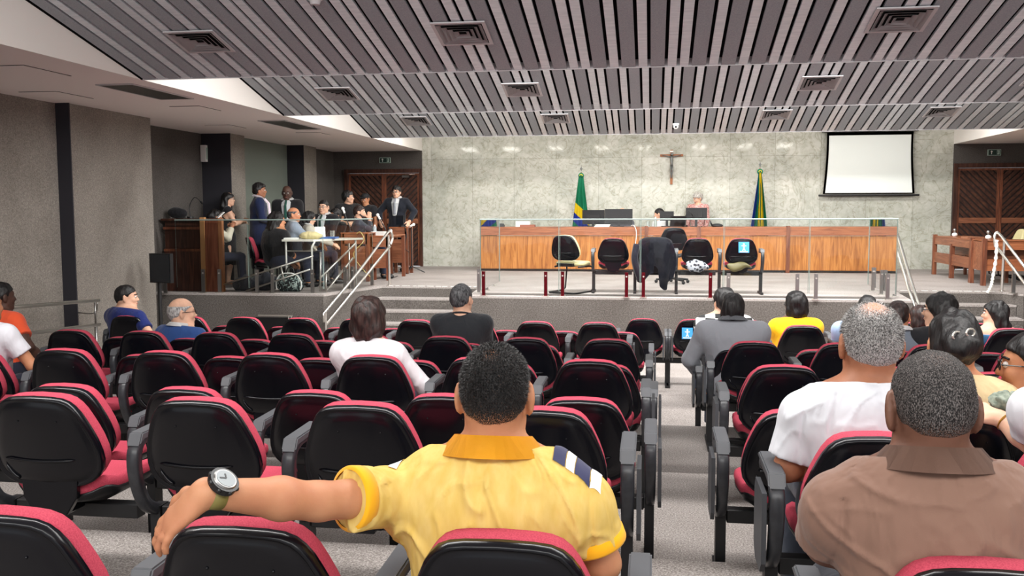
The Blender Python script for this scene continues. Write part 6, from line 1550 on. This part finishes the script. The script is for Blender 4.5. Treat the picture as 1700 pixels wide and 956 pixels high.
stg('man in a navy suit and pink-white shirt standing in profile', 431, 304, 15.0, yaw=R(-62), hyaw=R(-72), pose='stand', skin_='mid', hair=('mop', 'black'), top=('suit', (24, 34, 66), 'collar', (236, 226, 232), (226, 206, 216)), bottom=(26, 28, 40), face=True, res=0.011, k=1.0, arms={1: dict(w=(-0.12, 0.22, -0.34), pole=(0.7, -0.6, -0.5)), -1: dict(w=(-0.12, 0.22, -0.34), pole=(0.7, -0.6, -0.5))})
stg('bald bespectacled man in a black suit leaning in behind the seated group', 476, 308, 15.7, yaw=R(190), hyaw=R(192), hpitch=R(-8), pose='stand', skin_='dark', hair=None, top=('suit', (20, 20, 24), 'collar', (240, 240, 240), (26, 70, 60)), bottom=(20, 20, 24), face=True, glasses=True, res=0.011, k=1.02, girth=1.05)
stg('person with long dark hair in black seated with back to the glass', 460, 351, 14.35, yaw=R(-35), hyaw=R(-50), skin_='tan', hair=('long', 'black', 0.26), top=('long', (14, 14, 18)), sw=0.2, girth=1.35, res=0.012, k=1.1, hs=1.1, seat=0.45)
stg('grey balding man seated in a pale blue-grey jacket, in profile', 488, 344, 14.75, yaw=R(-60), hyaw=R(-82), skin_='tan', hair=('balding', 'dkgrey'), top=('suit', (128, 138, 152)), face=True, res=0.011, arms={1: dict(w=(0.0, 0.42, -0.30)), -1: dict(w=(0.0, 0.42, -0.30))})
stg('woman with black hair in a cream jacket bent over the table', 514, 351, 15.3, yaw=R(-60), hyaw=R(-70), hpitch=R(-15), skin_='light', hair=('bob', 'black'), top=('suit', (176, 170, 156)), face=True, res=0.011, sw=0.16, girth=0.92, k=0.95, arms={1: dict(w=(0.0, 0.42, -0.28)), -1: dict(w=(0.0, 0.42, -0.28))})
stg('bearded man in a black suit and dark green tie seated facing the hall', 537, 332, 16.1, yaw=R(172), hyaw=R(175), skin_='light', hair=('short', 'black'), top=('suit', (24, 24, 28), 'collar', (240, 240, 240), (24, 52, 44)), face=True, glasses=True, res=0.011, k=1.05, seat=0.5)
stg('person with black hair half hidden behind the bearded man in the suit', 556, 346, 16.9, yaw=R(150), skin_='tan', hair=('bob', 'black'), top=('long', (24, 24, 26)), face=True, res=0.013, sw=0.17)
Q1 = stg('man in a black shirt with a white badge standing with his back half turned', 578, 317, 17.6, yaw=R(-150), hyaw=R(-75), pose='stand', skin_='light', hair=('mop', 'black'), top=('tshirt', (22, 22, 24)), bottom=(24, 24, 28), face=True, res=0.012, arms={1: dict(w=(-0.1, 0.24, -0.3)), -1: dict(w=(-0.1, 0.24, -0.3))})
stg('person in a dark cap and dark clothes standing before the chevron door', 606, 321, 18.6, yaw=R(165), hyaw=R(170), hpitch=R(-15), pose='stand', skin_='tan', hair=('cap', 'black'), top=('tshirt', (30, 30, 34)), bottom=(24, 24, 28), face=True, res=0.012, k=0.98)
K1 = stg('bearded man seated behind the desks resting his chin on his hand', 597, 341, 16.6, yaw=R(-70), hyaw=R(-80), skin_='light', hair=('short', 'dkbrown'), top=('long', (52, 56, 66)), face=True, res=0.012, arms={1: dict(w=(-0.16, 0.2, 0.06), pole=(0.5, 0.4, -1), hand=(0, 0.2, 1))}, seat=0.48)
stg('bespectacled man in dark suit and grey tie standing at the door', 658, 309, 18.6, yaw=R(178), pose='stand', skin_='light', hair=('mop', 'black'), top=('suit', (22, 26, 36), 'collar', (240, 240, 242), (128, 132, 140)), bottom=(22, 26, 36), face=True, glasses=True, res=0.011, k=1.0,
    arms={-1: dict(w=(0.12, 0.16, -0.40), pole=(1, -0.5, 0)), 1: dict(w=(0.12, 0.16, -0.40), pole=(1, -0.5, 0))})
stg('reddish bald person just visible over the wide desk monitor', 1033, 345, 19.95, yaw=R(180), skin_='light', hair=None, top=('long', (90, 90, 96)), face=True, res=0.013, seat=0.42)
stg('man with dark hair and white shirt at the long desk, in profile', 1094, 346, 19.95, yaw=R(120), hyaw=R(80), hpitch=R(-12), skin_='light', hair=('short', 'black'), top=('long', (226, 228, 230)), face=True, res=0.012)
stg('grey-haired person in a red checked shirt looking down behind the long desk', 1158, 320, 19.98, yaw=R(150), hyaw=R(130), hpitch=R(-22), pose='stand', skin_='light', hair=('mop', 'white'), top=('long', noisy('red_checked_cloth', (150, 72, 66), (206, 176, 170), 40, 0.85)), bottom=(50, 50, 60), face=True, res=0.012, k=0.95, girth=1.05)
# beards
def beard(info, hc='dkbrown'):
    H = info['H']; G = Field(); G.cone(H(0, 0.05, -0.065), H(0, 0.075, -0.1), 0.042*H.k, 0.026*H.k, 0.03); 
    for s in (-1, 1): G.cone(H(s*0.055, 0.01, -0.045), H(s*0.03, 0.06, -0.09), 0.024*H.k, 0.024*H.k, 0.02)
    info['place'](G.mesh('beard', 0.009), 'beard', HR[hc])
beard(K1)
# ------------------------------------------------------------------ tables and things of the standing group
def pt(px, py, Y): return at(px, py, Y=Y)
# white folding table
T0 = pt(468, 408, 13.95); tz = 0.80
t = thing('white_table', 'white folding table with papers on it in front of the seated group', 'table', (T0.x, 13.95, 0))
c = [(0, 0), (pt(520, 409, 13.95).x-T0.x, 0), (pt(604, 402, 15.0).x-T0.x, 1.0), (pt(520, 400, 15.0).x-T0.x-0.35, 1.0)]
bm = B(); prism(bm, c, tz-0.03, tz, 'z'); obj('table_top', bm, mat('cream_laminate', (222, 220, 208), 0.5), t)
for i, (x, y) in enumerate(((0.05, 0.04), (c[1][0]-0.04, 0.04), (c[2][0]-0.1, 0.92), (c[3][0]+0.1, 0.92))):
    bm = B(); tube(bm, [(x, y, 0), (x, y, tz-0.12), (x+(0.05 if i == 1 else 0), y, tz-0.03)], 0.016); obj('leg', bm, mat('pale_leg', (206, 206, 200), 0.4), t, smooth=True)
bm = B(); tube(bm, [(0.05, 0.04, 0.62), (c[1][0]-0.04, 0.04, 0.62)], 0.01); obj('crossbar', bm, M['steel'], t)
def lay(name, label, cat, px, Y, z, sx, sy, sz, m, rz=0, n=1, parent=None):
    bm = B()
    for k in range(n): box(bm, -sx/2+0.006*(k % 2), sx/2, -sy/2, sy/2, sz*k/n, sz*(k+0.85)/n)
    o = obj(name, bm, m); o.location = (at(px, 400, Y=Y).x, Y, z); o.rotation_euler = (0, 0, rz); tag(o, label, cat); return o
lay('paper_stack', 'stack of white papers on the near corner of the white table', 'papers', 484, 14.1, tz, 0.22, 0.16, 0.025, M['paper'], 0.2, 4)
lay('blue_folder', 'blue folder lying on the white table', 'folder', 547, 14.45, tz, 0.24, 0.3, 0.03, mat('blue_cover', (52, 112, 184), 0.5), 0.1, 2)
bm = B(); ball(bm, (0, 0, 0.05), 0.17, 1.1, 0.6, 0.4, 24, 14)
for v in bm.verts: v.co += v.co.normalized()*0.025*noise.noise(v.co*11); v.co.z = max(v.co.z, 0)
o = obj('cream_cloth_bag', bm, cl((204, 190, 142), 0.8), smooth=True); o.location = (at(516, 400, Y=14.2).x, 14.2, tz); tag(o, 'crumpled cream cloth bag lying on the white table', 'bag')
o = lay('paper_sheet', 'white sheet of paper held up above the white table', 'paper', 532, 14.35, tz+0.03, 0.16, 0.005, 0.2, M['paper'], 0.4); o.rotation_euler = (R(-20), 0, 0.4)
t = thing('drinking_glass', 'clear drinking glass on the far side of the white table', 'glass', (at(552, 395, Y=14.85).x, 14.85, tz)); bm = B(); cyl(bm, (0, 0, 0), 0.033, 0.12, 16, 0.038); obj('vessel', bm, M['clearg'] if 'clearg' in M else mat('clear_glass_cup', (210, 214, 210), 0.1, Transmission_Weight=0.8), t)
# wooden desks behind the rail
def wdesk(x0, x1, y0, y1, H, label, m=None):
    t = thing('wooden_desk', label, 'desk', (x0, y0, 0)); m = m or M['brown']; w_ = x1-x0; d = y1-y0
    bm = B(); box(bm, 0.03, w_-0.03, 0, 0.03, H-0.2, H-0.02); obj('upper_board', bm, m, t, bevel=0.004)
    bm = B(); box(bm, 0.03, w_-0.03, 0.01, 0.03, 0.22, H-0.24); obj('front_panel', bm, m, t)
    for x in (0, w_-0.06):
        for y in (0, d-0.06): bm = B(); box(bm, x, x+0.06, y, y+0.06, 0, H-0.02); obj('leg', bm, M['brownv'], t)
    bm = B(); box(bm, 0, w_, -0.01, d, H-0.02, H); obj('desk_top', bm, M['oakh'], t); return t
dA = wdesk(at(566, 400, Y=15.9).x, at(612, 400, Y=15.9).x, 15.9, 16.35, 0.86, 'small brown desk with cables on top behind the white table', M['brown'])
dB = wdesk(at(608, 400, Y=16.2).x+0.05, at(646, 400, Y=16.2).x, 16.2, 17.3, 0.80, 'brown wooden desk standing behind the bright stair handrail')
dC = wdesk(at(646, 400, Y=17.9).x, at(677, 400, Y=17.9).x, 17.9, 18.3, 0.92, 'brown desk with hanging cables before the man at the door')
# microphones and cables
def booms(px, py, Y, px2, py2, foot, label):
    a = at(px, py, Y=Y); b = at(px2, py2, Y=Y); t = thing('microphone', label, 'microphone', (a.x, Y, foot))
    o0 = Vector((a.x, Y, foot)); bm = B(); tube(bm, [(0, 0, 0.0), Vector((0, 0, a.z-foot)), b-o0], 0.009, 6); obj('stand_arm', bm, M['blackm'], t)
    bm = B(); d = (b-a).normalized(); tube(bm, [b-o0, b-o0+d*0.07], 0.02, 8); ball(bm, b-o0+d*0.09, 0.03, u=10, v=8); obj('microphone_head', bm, M['paper'], t, smooth=True)
    bm = B(); cyl(bm, (0, 0, 0), 0.07, 0.02, 14); obj('base', bm, M['blackm'], t)
booms(581, 378, 16.1, 572, 354, 0.865, 'white-headed microphone leaning on the small desk with the cables')
booms(640, 380, 16.6, 631, 364, 0.805, 'pale microphone on the desk behind the bright handrail')
booms(668, 382, 18.0, 680, 376, 0.925, 'white microphone pointing away on the desk before the man at the door')
t = thing('microphone_stand', 'black tripod microphone stand with cables beside the door desk', 'microphone stand', (at(680, 400, Y=18.2).x+0.05, 18.15, 0))
bm = B(); tube(bm, [(0, 0, 0.1), (0, 0, 0.95)], 0.012); obj('pole', bm, M['blackm'], t)
for k in range(3): a = k*2.09+0.4; bm = B(); tube(bm, [(0, 0, 0.14), (0.26*math.cos(a), 0.26*math.sin(a), 0.012)], 0.011, 6); obj('leg', bm, M['blackm'], t)
random.seed(11)
def cable(name, label, pts, m, r=0.007, k=5):
    bm = B(); P_ = smooth_path(pts, k); o0 = Vector(P_[0]); tube(bm, [p-o0 for p in P_], r, 5); o = obj(name, bm, m, smooth=True); o.location = o0; tag(o, label, 'cable')
a = at(672, 385, Y=17.86); a.z = 0.93
cable('hanging_cable', 'tangled dark cable hanging at the end of the door desk', [a, a+Vector((0.05, -0.05, -0.2)), a+Vector((-0.04, -0.05, -0.32)), a+Vector((0.04, -0.06, -0.18)), a+Vector((0.02, -0.05, -0.42)), a+Vector((0.1, -0.05, -0.5))], M['blackm'])
a = at(592, 388, Y=15.85)
cable('yellow_cable', 'pale yellow cable looping down the front of the small desk', [a, a+Vector((0.08, -0.03, 0.03)), a+Vector((0.14, -0.04, -0.12)), a+Vector((-0.05, -0.04, -0.35)), a+Vector((0.1, -0.04, -0.6)), a+Vector((0.25, -0.04, -0.75))], mat('pale_yellow', (208, 190, 116), 0.6))
cable('floor_cable', 'thin black cable lying on the stage floor beside the handrail post', [at(622, 463, Z=0.008), at(632, 461, Z=0.008), at(648, 462, Z=0.008), at(660, 458, Z=0.008)], M['blackm'])
t = thing('water_bottle', 'small clear water bottle on the desk behind the bright handrail', 'bottle', (at(613, 385, Y=16.5).x+0.12, 16.45, 0.80)); bm = B(); cyl(bm, (0, 0, 0), 0.03, 0.16, 14); obj('vessel', bm, mat('bottle_clear', (206, 218, 222), 0.15, Transmission_Weight=0.5), t)
bm = B(); cyl(bm, (0, 0, 0.16), 0.014, 0.03, 10); obj('cap', bm, M['paper'], t)
bm = B()
for k in range(6): box(bm, -0.12+random.uniform(-.02, .02), 0.12, -0.09, 0.09, 0.012*k, 0.012*k+0.008)
o = obj('paper_stack', bm, M['paper']); o.location = (at(628, 385, Y=16.4).x, 16.42, 0.80); tag(o, 'loose white papers on the desk behind the bright handrail', 'papers')
monitor(at(664, 380, Y=18.1).x, 18.1, 0.92, 0.16, 0.2, 'small black screen on the desk in front of the standing man at the door', R(180), 0.03)
# bags behind the glass
def patterned():
    m = mat('patterned_bag', (20, 30, 32), 0.6); v = coords(m); n = N(m, 'ShaderNodeTexNoise'); n.inputs['Scale'].default_value = 13; n.inputs['Detail'].default_value = 3; n.inputs['Distortion'].default_value = 2.5; L(m, v, n.inputs['Vector'])
    L(m, ramp(m, n.outputs[0], [(0.50, (16, 22, 26)), (0.55, (90, 118, 116)), (0.62, (196, 212, 206))]), bsdf(m).inputs['Base Color']); return m
p = at(482, 472, Y=13.85)
t = thing('patterned_bag', 'round dark bag with white flourish pattern on the stage behind the glass', 'bag', (p.x, 13.85, 0))
G = Field(); G.cone((-0.1, 0, 0.11), (0.1, 0, 0.11), 0.12, 0.12, 0.05, (V(0, 1, 0), 1.4)); G.cone((-0.08, 0, 0.16), (0.08, 0, 0.16), 0.1, 0.1, 0.05); G.cut(lambda X, Y, Z: 0.0-Z)
me = G.mesh('bag_body', 0.012); link('bag_body', me, patterned(), t)
bm = B(); tube(bm, smooth_path([(-0.19, -0.08, 0.03), (-0.2, -0.06, 0.16), (-0.12, -0.05, 0.27), (0.1, -0.05, 0.27), (0.2, -0.06, 0.14), (0.19, -0.08, 0.03)]), 0.012, 6); obj('piping', bm, M['paper'], t, smooth=True)
bm = B(); tube(bm, smooth_path([(-0.06, -0.02, 0.25), (-0.03, -0.02, 0.36), (0.05, -0.02, 0.36), (0.08, -0.02, 0.25)]), 0.01, 6); obj('handle', bm, M['black'], t, smooth=True)
for i, (px, Y, s, lab) in enumerate(((407, 13.9, 0.17, 'black bag on the stage floor beside the ramp rail'), (440, 14.0, 0.2, 'larger black rucksack on the stage floor left of the patterned bag'))):
    p = at(px, 470, Y=Y); G = Field(); G.cone((-s*0.6, 0, s*0.55), (s*0.6, 0, s*0.6), s*0.6, s*0.55, 0.05); G.cone((0, 0, s*0.6), (0.02, 0, s*1.1), s*0.6, s*0.4, 0.05); G.cut(lambda X, Y_, Z: 0.0-Z)
    t = thing('black_rucksack', lab, 'bag', (p.x, Y, 0)); link('bag_body', G.mesh('bag_body', 0.014, noise_disp(0.015, 9)), cl((28, 30, 38), 0.7), t)
    bm = B(); tube(bm, smooth_path([(-s*0.5, -s*0.55, s*0.8), (-s*0.2, -s*0.75, s*0.5), (-s*0.5, -s*0.7, s*0.15)]), 0.012, 6); obj('strap', bm, M['blackm'], t, smooth=True)
# chairs of the seated group
def place_stage_chair(px, Y, rz, label):
    x = at(px, 420, Y=Y).x; return chair(x, Y, 0, label, 'upholstered chairs of the seated group', False, False, rz=rz, parts=FIXED[:5])+0 if False else mk(x, Y, rz, label)
def mk(x, Y, rz, label):
    t = thing('upholstered_chair', label, 'chair', (x, Y, 0), rz, 'upholstered chairs of the seated group')
    for n_ in ('back_shell', 'back_cushion', 'seat_cushion', 'seat_pan', 'back_bracket'):
        o = bpy.data.objects.new(n_, ME[n_]); C.objects.link(o); o.parent = t
    for sx in (-0.19, 0.19):
        for sy in (0.04, 0.42): bm = B(); tube(bm, [(sx, sy, 0), (sx*0.9, sy, 0.37)], 0.012, 6); obj('leg', bm, M['blackm'], t)
    return t
mk(at(418, 430, Y=14.4).x, 14.4, R(-60), 'red-cushioned dark chair beside the seated person with back to the glass')
mk(at(480, 430, Y=14.9).x-0.25, 14.65, R(-60), 'dark chair under the grey balding man in the pale jacket')
# phone held by the woman behind the post
p = at(366, 357, Y=14.1); bm = B(); box(bm, -0.035, 0.035, -0.005, 0.005, -0.07, 0.07); o = obj('mobile_phone', bm, M['paper'], bevel=0.003); o.location = p; o.rotation_euler = (R(-50), 0, R(-40)); tag(o, 'pale mobile phone held up behind the booth side panel', 'phone')
